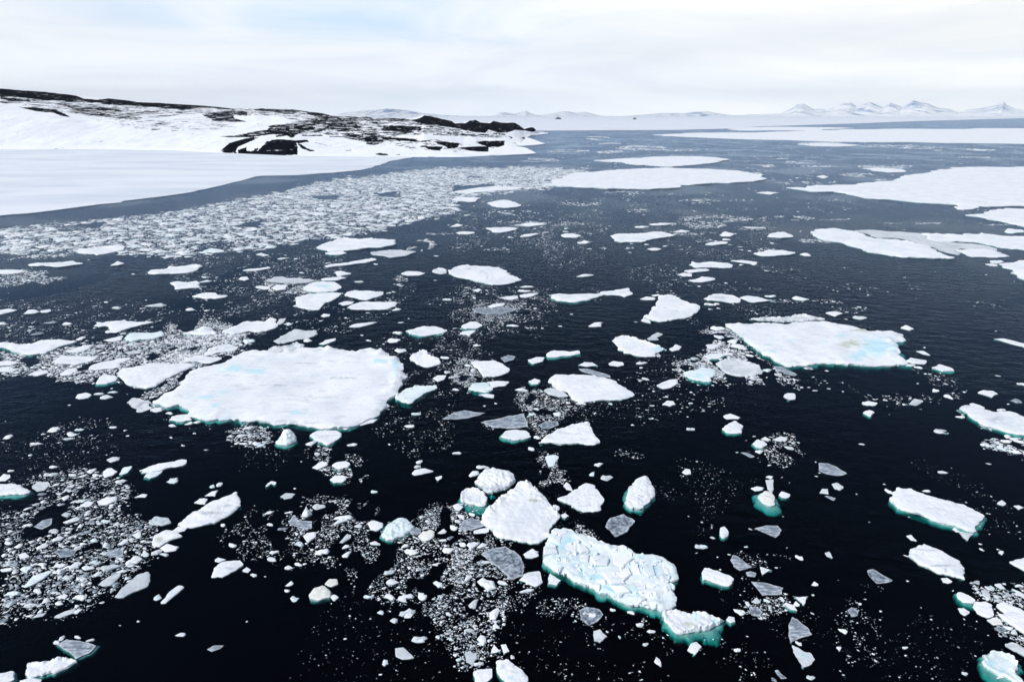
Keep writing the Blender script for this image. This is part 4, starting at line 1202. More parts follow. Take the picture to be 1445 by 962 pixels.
# region outline in the photo, share of the water covered, smallest and largest piece (m), share of grey pieces, clumping
BELT = '0,322 60,318 150,309 240,300 330,283 400,271 440,259 520,249 600,239 680,237 760,237 830,239 800,262 740,268 700,272 640,282 650,298 600,308 560,318 520,330 440,338 400,345 360,352 300,358 240,362 180,358 100,358 0,356'
REGIONS = [
    (BELT, 0.55, 0.3, 1.4, 0.6, -0.3),
    (BELT, 1.45, 0.55, 6.0, 0.20, 0.0),
    ('0,383 50,380 100,388 60,402 0,405', 0.55, 0.25, 1.2, 0.2, 0.3),
    ('0,342 120,350 90,362 0,366', 0.5, 0.4, 1.6, 0.2, 0.4),
    ('0,500 100,490 200,472 250,478 330,462 360,472 330,500 260,515 180,535 130,535 60,533 0,532', 0.85, 0.16, 1.1, 0.3, 0.25),
    ('240,455 300,450 350,470 330,498 250,512 215,500', 0.7, 0.15, 0.7, 0.3, 0.2),
    ('105,545 150,540 210,568 230,590 260,604 300,606 300,600 250,588 215,575 180,555', 0.7, 0.12, 0.7, 0.25, 0.2),
    ('260,500 300,495 262,545 225,575 200,570', 0.6, 0.12, 0.6, 0.25, 0.2),
    ('315,612 340,600 380,603 385,625 360,632 330,628', 0.75, 0.12, 0.6, 0.25, 0.2),
    ('430,630 480,625 490,645 520,665 500,685 470,680 455,665', 0.3, 0.1, 0.5, 0.25, 0.3),
    ('0,725 32,722 78,697 110,691 176,685 195,694 157,720 220,742 238,754 226,782 201,801 163,823 132,851 75,870 31,877 0,886', 0.66, 0.08, 1.0, 0.58, 0.20),
    ('0,790 130,760 190,770 150,830 60,865 0,880', 0.35, 0.08, 0.9, 0.6, 0.3),
    ('30,682 63,666 125,660 141,666 176,679 110,691 78,695', 0.55, 0.10, 0.7, 0.4, 0.35),
    ('60,610 110,590 160,590 150,625 60,630', 0.06, 0.08, 0.4, 0.3, 0.4),
    ('440,700 500,705 560,732 620,740 660,742 700,765 740,800 760,830 720,860 720,920 690,950 640,940 620,880 560,860 500,830 480,800 440,790 400,760', 0.20, 0.07, 0.45, 0.35, 0.45),
    ('560,790 700,790 720,830 700,900 680,945 640,930 615,860 560,850', 0.36, 0.07, 0.5, 0.5, 0.4),
    ('600,715 660,710 690,760 700,795 640,790 590,760', 0.40, 0.07, 0.5, 0.45, 0.4),
    ('350,720 470,730 480,790 420,800 340,790 310,760', 0.09, 0.07, 0.4, 0.35, 0.45),
    ('560,590 640,570 640,640 560,640', 0.05, 0.07, 0.4, 0.3, 0.4),
    ('650,508 680,505 675,545 655,545 630,535', 0.5, 0.1, 0.5, 0.25, 0.2),
    ('735,545 775,545 790,560 830,568 790,590 765,620 745,600 735,570', 0.42, 0.08, 0.5, 0.35, 0.3),
    ('760,640 790,640 800,680 765,685', 0.35, 0.07, 0.4, 0.3, 0.3),
    ('760,745 810,735 850,760 820,752', 0.3, 0.07, 0.35, 0.35, 0.3),
    ('690,835 790,835 860,862 850,880 760,870 700,860', 0.12, 0.06, 0.3, 0.35, 0.4),
    ('780,860 950,870 950,962 800,962', 0.025, 0.06, 0.3, 0.35, 0.5),
    ('990,470 1025,460 1060,500 1105,528 1130,545 1080,535 1010,535 965,530 960,510 1000,500', 0.70, 0.15, 0.9, 0.3, 0.25),
    ('1010,535 1120,535 1200,545 1240,570 1300,570 1360,560 1340,530 1290,510 1310,545 1240,560 1150,535', 0.10, 0.1, 0.6, 0.25, 0.4),
    ('1382,626 1400,620 1432,616 1460,622 1460,645 1425,638 1400,634', 0.75, 0.12, 0.7, 0.3, 0.2),
    ('1350,575 1385,590 1400,610 1380,600', 0.3, 0.1, 0.5, 0.2, 0.3),
    ('1365,820 1440,822 1460,860 1400,850 1380,838', 0.65, 0.08, 0.6, 0.35, 0.25),
    ('1390,855 1460,895 1460,930 1410,890', 0.5, 0.08, 0.6, 0.35, 0.25),
    ('1088,612 1125,612 1130,640 1110,660 1078,650 1060,640', 0.22, 0.08, 0.45, 0.25, 0.3),
    ('1055,845 1115,838 1125,858 1080,872 1050,868', 0.40, 0.06, 0.4, 0.4, 0.3),
    ('1030,780 1120,780 1120,800 1040,800', 0.06, 0.06, 0.25, 0.3, 0.4),
    ('1180,820 1240,830 1240,960 1180,960', 0.05, 0.06, 0.3, 0.4, 0.5),
    ('1000,870 1120,960 1040,962 960,900', 0.025, 0.05, 0.25, 0.4, 0.5),
    ('600,470 680,470 700,540 600,560 540,620 560,520', 0.06, 0.1, 0.5, 0.25, 0.4),
    ('640,400 780,410 760,470 640,470', 0.09, 0.12, 0.7, 0.3, 0.4),
    ('660,425 740,428 720,455 665,452', 0.25, 0.1, 0.5, 0.5, 0.3),
    ('240,365 480,350 500,470 400,470 300,470', 0.05, 0.15, 0.9, 0.25, 0.45),
    ('370,392 460,395 440,415 380,412', 0.35, 0.15, 0.8, 0.25, 0.3),
    ('0,420 250,430 250,470 0,490', 0.05, 0.15, 0.8, 0.25, 0.45),
    ('640,300 860,300 860,350 640,350', 0.035, 0.2, 1.0, 0.3, 0.45),
    ('760,330 800,345 790,380 770,370', 0.10, 0.15, 0.6, 0.6, 0.4),
    ('1030,370 1445,390 1445,560 1250,560 1050,440', 0.0016, 0.12, 0.7, 0.2, 0.8),
    ('200,380 1100,300 1100,560 900,600 500,560', 0.010, 0.12, 0.8, 0.35, 0.8),
    ('0,640 560,640 760,700 1445,640 1560,962 -100,962', 0.0018, 0.035, 0.25, 0.5, 0.85),
    ('800,560 1445,560 1445,760 900,760', 0.0018, 0.06, 0.3, 0.4, 0.9),
    ('0,560 400,600 600,640 0,680', 0.005, 0.06, 0.3, 0.4, 0.85),
    ('850,225 1445,290 1445,330 900,340 600,300 700,280', 0.009, 0.25, 1.6, 0.4, 0.8),
    ('770,190 1445,204 1445,234 1150,262 760,232', 0.010, 0.5, 3.0, 0.35, 0.8),
]
# wind-drawn wisps and knots of slush far out: centre and size in the photo, cover
WISPS = '1010,309,110,10,.45;985,318,80,10,.5;1110,308,80,6,.35;1060,322,60,5,.2;840,195,40,4,.5;860,203,34,3,.5;800,213,70,3,.5;870,215,60,4,.5;905,209,70,8,.5;960,212,60,4,.3;1075,234,46,4,.5;1160,203,70,5,.55;1255,206,90,4,.3;1250,235,80,5,.5;1210,247,50,6,.5;1130,229,50,5,.4;1140,258,90,3,.25;820,288,70,5,.35;880,272,60,5,.35;985,284,60,6,.3;900,297,40,5,.25;1245,255,60,3,.3;700,258,60,8,.6;760,226,60,5,.4;1360,212,90,3,.4;1300,209,60,3,.4;1160,235,60,3,.3;1090,223,50,3,.3;1380,222,70,2,.2;720,300,70,6,.3;740,316,70,8,.35;600,345,30,14,.6;585,352,24,8,.5;1045,245,60,4,.2;960,330,80,4,.25;1160,340,110,5,.45;1000,340,40,4,.3;870,350,50,5,.25;1180,310,60,2,.3;1290,315,100,2,.35;1390,317,90,2,.3;1070,352,60,5,.3;790,316,80,6,.3;770,330,20,30,.12;1300,420,60,3,.02;620,330,40,4,.3;565,396,22,16,.5;650,384,20,8,.5;700,352,40,5,.25;450,407,60,6,.4;920,505,30,14,.2;690,600,16,16,.2;890,640,50,20,.15;910,500,16,8,.2;1110,425,60,6,.25;1170,425,60,6,.15;1200,437,50,10,.15'
for q in WISPS.split(';'):
    cx, cy, w, h, c = (float(t) for t in q.split(','))
    poly = ' '.join('%.1f,%.1f' % (cx + w / 2 * math.cos(a), cy + h / 2 * math.sin(a)) for a in np.arange(10) / 10 * 2 * math.pi)
    m = metre_per_px(cy)
    REGIONS.append((poly, c, max(0.10, 1.2 * m), max(0.4, 6 * m), 0.45, 0.35))

PX, PY, PS, PG, PH = [], [], [], [], []
for ri, (s, cover, lo, hi, grey, clump) in enumerate(REGIONS):
    P = pts('P', s)
    Wp = [sea(*p) for p in P]
    A = abs(poly_area(Wp))
    r = np.random.default_rng(100 + ri)
    ex = 2.35 if s != BELT else 1.9
    u = r.random(4000)
    sz = (lo ** (1 - ex) + u * (hi ** (1 - ex) - lo ** (1 - ex))) ** (1 / (1 - ex))
    mean = 0.62 * float((sz ** 2).mean())
    n = int(min(34000, cover * A / mean))
    pu0, pu1, pv0, pv1 = min(p[0] for p in P), max(p[0] for p in P), min(p[1] for p in P), max(p[1] for p in P)
    aw = min(16.0, max(1.0, 0.16 * min(pu1 - pu0, pv1 - pv0))) if s != BELT else 5.0
    fw = 0.35 / aw
    PB = [(pu0 - aw, max(pv0 - aw * 0.7, 172.0)), (pu1 + aw, max(pv0 - aw * 0.7, 172.0)), (pu1 + aw, pv1 + aw * 0.7), (pu0 - aw, pv1 + aw * 0.7)]
    bx = np.array([sea(*p) for p in PB])
    got = 0
    tries = 0
    while got < n and tries < 25:
        tries += 1
        k = max(200, int((n - got) * 2.5))
        x = r.uniform(bx[:, 0].min(), bx[:, 0].max(), k)
        y = r.uniform(bx[:, 1].min(), bx[:, 1].max(), k)
        uu, vv = to_px(x, y, 0.0)
        ok0 = in_poly(uu, vv, PB)
        x, y, uu, vv = x[ok0], y[ok0], uu[ok0], vv[ok0]
        wob = np.array([(noise.noise(Vector((a * fw, b * fw * 1.6, ri))) + 0.6 * noise.noise(Vector((a * fw * 3, b * fw * 4, ri + 7.0))), noise.noise(Vector((a * fw, b * fw * 1.6, ri + 50.0))) + 0.6 * noise.noise(Vector((a * fw * 3, b * fw * 4, ri + 57.0)))) for a, b in zip(uu, vv)]).reshape(-1, 2)
        jt = r.normal(0, 0.35, wob.shape)
        ok = in_poly(uu + (wob[:, 0] + jt[:, 0]) * aw, vv + (wob[:, 1] + jt[:, 1]) * aw * 0.7, P)
        iu, iv = np.clip(uu.astype(int), 0, W_ - 1), np.clip(vv.astype(int), 0, H_ - 1)
        ok &= ~occ[iv, iu]
        x, y = x[ok], y[ok]
        sc = 1.0 / max(1.5, hi * 4) if clump < 0.75 else 1.0 / 9.0
        keep = np.array([noise.noise(Vector((a * sc, b * sc * 0.7, ri * 1.7))) for a, b in zip(x, y)]) > (clump - 0.5) * 0.9 if len(x) else np.zeros(0, bool)
        x, y = x[keep][: n - got], y[keep][: n - got]
        u = r.random(len(x))
        sz = (lo ** (1 - ex) + u * (hi ** (1 - ex) - lo ** (1 - ex))) ** (1 / (1 - ex))
        PX.append(x); PY.append(y); PS.append(sz); PH.append(np.full(len(x), 0.06 if s == BELT else 0.20)); PG.append(r.random(len(x)) < grey)
        got += len(x)
for px, py, pw, ph in crumbs:
    x, y = sea(px, py)
    PX.append([x]); PY.append([y]); PS.append([pw * metre_per_px(py) * 0.8]); PG.append([False]); PH.append([0.2])
PX, PY, PS, PG, PH = (np.concatenate(q) for q in (PX, PY, PS, PG, PH))
NP = len(PX)
print('brash pieces', NP, 'floes', len(FL), 'chunks', len(CH))
NS, K = 5, 80
tv = np.zeros((K, 2 * NS + 1, 3))
for k in range(K):
    r = np.random.default_rng(300 + k)
    a = (np.arange(NS) + r.uniform(-0.4, 0.4, NS)) / NS * 2 * math.pi
    rad = 0.5 * r.uniform(0.42, 1.25, NS)
    asp = r.uniform(0.28, 0.9)
    tv[k, :NS] = np.stack([rad * np.cos(a) * 1.06, rad * np.sin(a) * 1.06 * asp, np.full(NS, -0.25)], 1)
    tv[k, NS:2 * NS] = np.stack([rad * np.cos(a), rad * np.sin(a) * asp, r.uniform(0.55, 1.1, NS)], 1)
    tv[k, 2 * NS] = (0, 0, r.uniform(0.7, 1.15))
r = np.random.default_rng(5)
ti = r.integers(0, K, NP)
v = tv[ti].copy()
th = r.uniform(-0.6, 0.6, NP) + r.choice([0, math.pi], NP)
c, s = np.cos(th)[:, None], np.sin(th)[:, None]
vx = (v[:, :, 0] * c - v[:, :, 1] * s) * PS[:, None] + PX[:, None]
vy = (v[:, :, 0] * s + v[:, :, 1] * c) * PS[:, None] + PY[:, None]
hh = np.minimum(PH, 0.060 * PS + 0.008) * r.uniform(0.5, 1.2, NP)
hh = np.where(PG, hh * 0.35 + 0.008, hh)
vz = v[:, :, 2] * hh[:, None]
verts = np.stack([vx, vy, vz], 2).reshape(-1, 3)
nv = 2 * NS + 1
ar = np.arange(NS)
quad = np.stack([ar, (ar + 1) % NS, NS + (ar + 1) % NS, NS + ar], 1).ravel()
tri = np.stack([NS + ar, NS + (ar + 1) % NS, np.full(NS, 2 * NS)], 1).ravel()
loop1 = np.concatenate([quad, tri])
loops = (loop1[None, :] + (np.arange(NP) * nv)[:, None]).ravel()
tot1 = np.concatenate([np.full(NS, 4), np.full(NS, 3)])
tot = np.tile(tot1, NP)
start = np.concatenate([[0], np.cumsum(tot)[:-1]])
me = bpy.data.meshes.new('brash_ice')
me.vertices.add(len(verts)); me.vertices.foreach_set('co', verts.astype(np.float32).ravel())
me.loops.add(len(loops)); me.loops.foreach_set('vertex_index', loops.astype(np.int32))
me.polygons.add(len(tot)); me.polygons.foreach_set('loop_start', start.astype(np.int32)); me.polygons.foreach_set('loop_total', tot.astype(np.int32))
for k in ('snow', 'blue_snow', 'rubble', 'clear', 'dark_clear'):
    me.materials.append(M[k])
pm = np.where(PG, r.choice([2, 3, 3, 4, 4], NP), r.choice([0, 0, 0, 1, 2, 2], NP))
me.polygons.foreach_set('material_index', np.repeat(pm, 2 * NS).astype(np.int32))
me.update(calc_edges=True)
me.validate()
brash = link(bpy.data.objects.new('brash_ice', me))
tag(brash, 'countless small white and grey crumbs of brash ice strewn over the dark water', 'brash ice', kind='stuff')
# ------------------------------------------------------------------ naming each floating piece
ANCH = [f for f in FL if f['anc']]
for f in FL:
    xs, ys = [p[0] for p in f['px']], [p[1] for p in f['px']]
    f['box'] = (max(0, min(xs)), min(ys), min(1445, max(xs)), max(ys))


def relation(px, py, me_f=None):
    best = None
    for a in ANCH:
        if a is me_f:
            continue
        x0, y0, x1, y1 = a['box']
        dx = max(x0 - px, 0, px - x1)
        dy = max(y0 - py, 0, py - y1) * 2.0
        d = math.hypot(dx, dy) + 0.02 * math.hypot(px - (x0 + x1) / 2, py - (y0 + y1) / 2)
        if best is None or d < best[0]:
            rel = 'beyond' if py < y0 + 0.1 * (y1 - y0) else 'in front of' if py > y1 - 0.1 * (y1 - y0) else 'beside'
            best = (d, a['anc'], rel)
    return best[2] + ' ' + best[1]


def shape_word(w, h):
    q = w / max(h, 0.5)
    return 'long thin' if q > 4.6 else 'elongated' if q > 2.9 else 'oval' if q > 1.75 else 'compact'


COLOUR = {'snow': 'white', 'blue_snow': 'bluish white', 'rubble': 'mottled grey', 'grey_snow': 'greyish', 'clear': 'grey glassy', 'dark_clear': 'dark glassy', 'algae_snow': 'cream-tinted'}
cells = {}
for f in FL:
    if f['label']:
        continue
    x0, y0, x1, y1 = f['box']
    noun = 'plate' if f['name'] == 'thin_ice_plate' else 'floe'
    if f['led']:
        noun = 'turquoise-edged ' + noun
    key = (shape_word(x1 - x0, y1 - y0) + ' ' + COLOUR[f['m']] + ' ' + noun, relation((x0 + x1) / 2, (y0 + y1) / 2, f))
    cells.setdefault(key, []).append((abs(poly_area(f['px'])), f))
for c in CHUNKS:
    key = (shape_word(c['pw'], c['ph']) + ' ' + COLOUR[c['mk']] + ' chunk', relation(c['px'], c['py']))
    cells.setdefault(key, []).append((c['pw'] * c['ph'], c))
RANK = ['largest', 'second largest', 'third largest', 'fourth largest', 'fifth largest', 'sixth largest', 'seventh largest', 'eighth largest', 'ninth largest', 'tenth largest',
        'eleventh largest', 'twelfth largest', 'thirteenth largest']
for (what, where), rows in cells.items():
    rows.sort(key=lambda q: -q[0])
    for i, (_a, d) in enumerate(rows):
        d['label'] = (RANK[min(i, 12)] + ' ' if len(rows) > 1 else 'lone ') + what + ' ' + where
for d in FL:
    tag(d['obj'], d['label'], 'ice plate' if d['name'] == 'thin_ice_plate' else 'ice floe',
        'thin glassy plates among the floes' if d['name'] == 'thin_ice_plate' else 'floes adrift on the dark water')
for d in CHUNKS:
    tag(d['obj'], d['label'], 'ice chunk', 'chunks of ice between the floes')


# ------------------------------------------------------------------ water
def box_mesh(name, x0, x1, y0, y1, z0, z1, mat):
    vs = [(x0, y0, z0), (x1, y0, z0), (x1, y1, z0), (x0, y1, z0), (x0, y0, z1), (x1, y0, z1), (x1, y1, z1), (x0, y1, z1)]
    fs = [(0, 3, 2, 1), (4, 5, 6, 7), (0, 1, 5, 4), (1, 2, 6, 5), (2, 3, 7, 6), (3, 0, 4, 7)]
    return link(bpy.data.objects.new(name, mesh_from(name, vs, fs, [mat], None, False)))


sea_o = box_mesh('sea_water', -39000, 39000, -1500, 39000, -60, 0, M['water'])
tag(sea_o, kind='structure')


# ------------------------------------------------------------------ sheets of unbroken ice
def sheet(name, P, thick, mat, jit, step):
    out = resample(P if poly_area(P) > 0 else P[::-1], step, jit, 4.4)
    n = len(out)
    vs = [(x, y, thick) for x, y in out] + [(x, y, -1.0) for x, y in out]
    me = bpy.data.meshes.new(name)
    fs = [tuple(range(n))] + [(i, n + i, n + (i + 1) % n, (i + 1) % n) for i in range(n)]
    o = link(bpy.data.objects.new(name, mesh_from(name, vs, fs, [mat], None, False)))
    return tag(o, kind='structure')


def along(P, k=12):
    """densify a photo line so that its points stay on the traced curve after projection"""
    out = []
    for a, b in zip(P, P[1:]):
        out += [(a[0] + (b[0] - a[0]) * t / k, a[1] + (b[1] - a[1]) * t / k) for t in range(k)]
    return out + [P[-1]]


shore = pts('P', '-420,372 -200,340 0,305 20,303 40,301.5 60,299 100,293 140,288 172,285.5 169,284 182,282.5 230,277 270,271 310,262 340,255 360,249 372,247.8 420,247 470,244 510,240 530,235 550,228 572,223.5')
back = pts('P', '600,219 520,216 400,212 310,208 150,204 0,203 -200,201 -420,204')
sheet('shore_ice', [sea(x, y, 0.25) for x, y in along(shore, 6)] + [sea(x, y, 0.25) for x, y in back], 0.25, M['sheet'], 1.6, 1.6)
# a long refrozen crack across the shore ice
ck = [sea(x, y, 0.25) for x, y in along(pts('C1', '-200,590 0,570 150,560 260,552 420,545 560,528 700,510 850,490 960,475 1080,460'), 8)]
vs, fs = [], []
for i, (x, y) in enumerate(ck):
    wob = 0.6 * fractal(x * 0.05, y * 0.05, 2.0, 3)
    w = 0.32 + 0.15 * fractal(x * 0.1, y * 0.1, 8.0, 2)
    vs += [(x, y + wob * 2 - w, 0.254), (x, y + wob * 2 + w, 0.254)]
    if i:
        fs.append((2 * i - 2, 2 * i, 2 * i + 1, 2 * i - 1))
crack = link(bpy.data.objects.new('ice_surface_crack', mesh_from('ice_surface_crack', vs, fs, [M['crack']], None, False)))
tag(crack, kind='structure')
edge = pts('P', '430,186 520,185.5 700,185 765,184.5 860,184 960,183.5 1040,181.5 1065,179 1100,178 1140,176.6 1220,174 1286,171.4 1353,169.5 1445,166.9 1520,165.9')
far = [sea(x, y, 1.0) for x, y in along(edge, 6)]
sheet('distant_ice_sheet', far + [(33000, 33000), (-30000, 33000)], 1.0, M['sheet'], 3.0, 30.0)


# ------------------------------------------------------------------ the headland
def lerp(xs, ys, x):
    return np.interp(x, xs, ys)


RK = []
for vw, dens, s in [
    ('L', .47, '0,110 400,125 900,165 1445,190 1445,240 1200,225 900,255 600,240 400,215 0,150'), ('L', .34, '500,240 1000,260 1300,240 1445,300 1300,330 900,330'),
    ('Q', .54, '430,210 700,170 860,130 1445,145 1445,345 1250,350 1000,300 850,270 700,270 500,300'), ('Q', .47, '300,75 700,80 900,130 700,180 500,130 0,130 0,60'),
    ('R', .52, '0,160 240,170 700,230 1060,290 1060,330 700,320 340,300 0,320'), ('R', .38, '0,320 420,340 640,370 1000,420 640,450 300,430 0,380'),
    ('L', .92, '0,65 100,75 250,85 400,100 470,110 520,130 600,135 700,125 850,150 1000,155 1200,165 1445,185 1445,198 1250,182 1150,195 1000,185 850,172 650,165 600,150 450,148 350,140 250,135 120,120 0,110'),
    ('L', .8, '0,110 60,125 180,135 190,148 80,145 0,130'), ('L', .8, '-300,40 0,64 0,112 -150,100 -300,90'), ('L', .8, '0,145 60,160 0,155'),
    ('L', .9, '110,180 200,183 340,198 400,222 435,243 380,235 330,217 220,207'),
    ('L', .66, '330,155 440,165 520,180 600,180 750,185 740,200 760,215 620,215 700,230 890,245 860,262 760,257 650,240 520,222 420,210 450,190'),
    ('L', .6, '780,210 930,213 1100,208 1240,206 1100,220 960,224'), ('L', .75, '1250,228 1300,218 1400,213 1445,203 1445,267 1360,264 1280,247'),
    ('L', .55, '880,300 960,293 1000,300 960,304'), ('L', .55, '930,320 1010,310 1005,320 940,326'), ('L', .6, '1210,437 1250,440 1250,447 1210,445'),
    ('Q', .78, '310,80 400,72 480,80 540,85 680,78 760,95 830,105 920,125 940,145 870,140 780,130 700,95 620,118 540,112 450,95 350,95'),
    ('Q', .75, '0,55 60,62 0,70'), ('Q', .75, '90,66 210,70 200,82 100,78'), ('Q', .75, '0,100 90,100 150,92 270,100 270,135 150,120 0,140'), ('Q', .75, '0,160 110,145 170,150 270,178 200,181 0,173'),
    ('Q', .70, '700,185 780,160 840,130 960,130 1100,135 1250,150 1445,155 1445,170 1250,165 1130,160 1100,190 1200,230 1130,245 1000,255 880,230 900,205 820,190'),
    ('Q', .80, '430,240 450,210 560,200 700,190 780,205 800,240 720,245 690,260 620,310 560,270 500,270 420,285 380,290 300,300 200,300 60,298 60,292 170,285 330,255'),
    ('Q', .8, '690,276 850,278 870,290 700,291'),
    ('Q', .97, '60,405 130,345 250,310 320,300 370,300 300,330 200,375 180,410 200,430 110,425'), ('Q', .97, '195,402 270,372 265,405 300,410 362,378 350,412 360,440 200,430'),
    ('Q', .97, '380,441 425,335 470,318 560,318 655,328 668,380 665,436 560,442'), ('Q', .97, '60,408 140,345 210,330 190,372 180,425 110,427'),
    ('Q', .97, '350,410 400,360 430,320 445,380 480,405 550,415 560,441 400,440 345,436'), ('Q', .97, '490,312 560,316 650,325 665,370 665,420 630,441 575,430 560,395 500,385 465,365'),
    ('Q', .95, '650,325 740,318 760,335 700,345 680,345 740,385 805,405 770,410 700,388 670,355'), ('Q', .6, '760,334 850,348 930,370 870,364'),
    ('Q', .74, '1000,270 1150,275 1250,255 1350,290 1445,305 1445,320 1340,320 1330,345 1270,362 1200,352 1210,325 1120,305'), ('Q', .92, '1320,240 1410,203 1445,235 1445,252'),
    ('Q', .65, '910,288 1060,290 1055,298 920,298'), ('Q', .7, '1035,400 1090,400 1085,410 1040,408'), ('Q', .85, '1260,426 1340,422 1380,430 1370,443 1300,440'),
    ('R', .99, '240,177 310,165 355,138 420,148 500,168 590,188 610,205 700,205 740,183 790,176 830,198 910,205 940,186 1000,198 1060,203 1120,198 1160,223 1200,255 1240,243 1290,238 1310,262 1280,280 1200,267 1130,262 1050,287 980,280 900,262 870,287 800,277 700,267 620,242 540,237 450,217 380,217 300,202'),
    ('R', .72, '0,163 100,163 180,163 230,173 200,192 120,187 0,182'), ('R', .80, '0,250 60,230 110,225 210,230 330,233 330,267 250,272 290,297 180,287 0,267'),
    ('R', .88, '0,328 150,330 320,353 400,350 430,364 300,364 140,350 0,342'), ('R', .92, '430,360 520,363 600,370 650,375 640,412 560,414 500,392'),
    ('R', .92, '310,393 400,403 510,403 490,437 420,432'), ('R', .96, '640,412 780,403 900,403 1010,430 960,447 800,447 700,432'), ('R', .96, '790,366 850,356 1040,353 1030,392 980,410 880,402'),
    ('R', .72, '640,298 720,298 800,316 740,322'), ('R', .8, '1060,310 1110,325 1090,337'), ('R', .85, '1170,322 1220,325 1200,343'), ('R', .6, '1100,368 1165,376 1160,382 1100,374'),
    ('R', .8, '0,458 50,468 40,482 0,477'), ('R', .75, '100,470 150,468 150,482 110,482'), ('R', .72, '310,486 480,488 600,492 600,500 480,498 310,497'), ('R', .72, '780,486 980,482 980,491 790,494'),
]:
    x0, y0, k = {'L': (0, 110, 4.379), 'Q': (300, 140, 5.558), 'R': (540, 140, 6.02)}[vw]
    RK.append((dens, [(x0 + float(a) / k, y0 + float(b) / k) for a, b in (p.split(',') for p in s.split())]))

bx_ = [-420, -150, 0, 150, 250, 310, 400, 450, 520, 560, 600, 650, 700, 715, 724, 732, 738, 744, 752, 762, 773]
by_ = [208, 210, 211, 211, 213, 216, 220, 221, 222, 222, 222, 222, 219.5, 217.5, 213, 207, 199, 194, 191, 189.5, 188.3]
sx_ = [-420, -150, 0, 50, 100, 150, 200, 250, 300, 320, 340, 356, 370, 390, 410, 420, 440, 470, 500, 520, 540, 555, 570, 585, 592, 600, 610, 620, 640, 655, 663, 671, 680, 690, 696, 706, 716, 726, 733, 740, 747, 753, 757, 762, 773]
sy_ = [100, 116, 125, 128, 132, 138, 143, 147, 150, 152, 154.5, 154, 153.3, 154.5, 154, 155, 158, 161.5, 164.3, 165.5, 167, 167.3, 168, 168, 166.5, 163.3, 164.8, 167, 171.8, 174, 171, 169.5, 172, 174, 171.5, 172.5, 173, 174, 177.5, 181, 179.8, 181, 185, 187, 188.2]
sd_ = [(-420, 1500), (0, 1500), (300, 1550), (450, 1450), (600, 1300), (773, 1400)]
cols = np.arange(-420, 773.5, 0.85)
NR, NB = 170, 14
tverts = np.zeros((len(cols), NR + NB, 3))
for ci, x in enumerate(cols):
    by, sy, D1 = lerp(bx_, by_, x), lerp(sx_, sy_, x), lerp([q[0] for q in sd_], [q[1] for q in sd_], x)
    X, Y = sea(x, by)
    D0 = math.hypot(X, Y)
    D1 = max(D1, D0 * 1.04)
    pw_ = 1.0 + 1.3 * min(1.0, max(0.0, (x - 640) / 90))
    ux, uy = X / D0, Y / D0
    z1 = at_range(x, min(sy, by - 0.6), D1)[2]
    for ri in range(NR):
        t = ri / (NR - 1)
        D = D0 * (D1 / D0) ** t
        q = (D - D0) / (D1 - D0)
        px_, py_ = ux * D, uy * D
        bump = 2.4 * fractal(px_ * 0.012, py_ * 0.008, 3.0, 4) + 0.7 * fractal(px_ * 0.06, py_ * 0.03, 7.0, 3)
        zz = z1 * q ** pw_ * (0.9 + 0.1 * q) + bump * min(1, q * 10) * min(1.0, 3 * (1 - q) + 0.12) * min(1, z1 / 15 + 0.1)
        zz += min(1.0, q * 40) * 0.9
        tverts[ci, ri] = (px_, py_, max(zz, -0.5) if ri else -1.2)
    for rb in range(NB):
        t = (rb + 1) / NB
        D = D1 + 500 * t
        zz = z1 * (1 - t) ** 1.5 - 3 * t - 4 * t * t
        tverts[ci, NR + rb] = (ux * D, uy * D, min(zz, z1))
tv_ = tverts.reshape(-1, 3)
u, v = to_px(tv_[:, 0], tv_[:, 1], tv_[:, 2])
rock = np.zeros(len(tv_))
for dens, P in RK:
    rock = np.maximum(rock, np.where(in_poly(u, v, P), dens, 0))
# the far side of the ridge keeps the rock of its crest
rk = rock.reshape(len(cols), NR + NB)
rk[:, NR:] = rk[:, NR - 2:NR - 1]
blur = rk.copy()
blur[1:-1, 1:-1] = (rk[1:-1, 1:-1] * 2 + rk[:-2, 1:-1] + rk[2:, 1:-1] + rk[1:-1, :-2] + rk[1:-1, 2:]) / 6
nr = NR + NB
fs = [(c * nr + r_, (c + 1) * nr + r_, (c + 1) * nr + r_ + 1, c * nr + r_ + 1) for c in range(len(cols) - 1) for r_ in range(nr - 1)]
me = mesh_from('snowy_headland_hill', tv_, fs, [M['land']])
float_attr(me, 'rock', np.clip((blur.ravel() - 0.5) * 1.0 + 0.47, 0, 1) * (blur.ravel() > 0.05))
tag(link(bpy.data.objects.new('snowy_headland_hill', me)), kind='structure')


# low snow spits running out from the headland
for s in ('690,219 715,218.6 738,217.6 748,217 756.5,216.2 750,212 741,208.6 735,207.2 715,206 690,206', '690,207 720,206.2 739,205.7 755,204.6 769.5,203 760,199.5 752,196.5 744,194 730,192 690,192',
          '720,193 738,192.2 752,190.9 763,189.6 774,188.2 764,186.8 755,186 740,185 720,184'):
    P = [sea(x, y, 0.9) for x, y in along(pts('P', s), 3)]
    sheet('snow_spit_terrain', P, 0.9, M['land'], 0.8, 4.0)


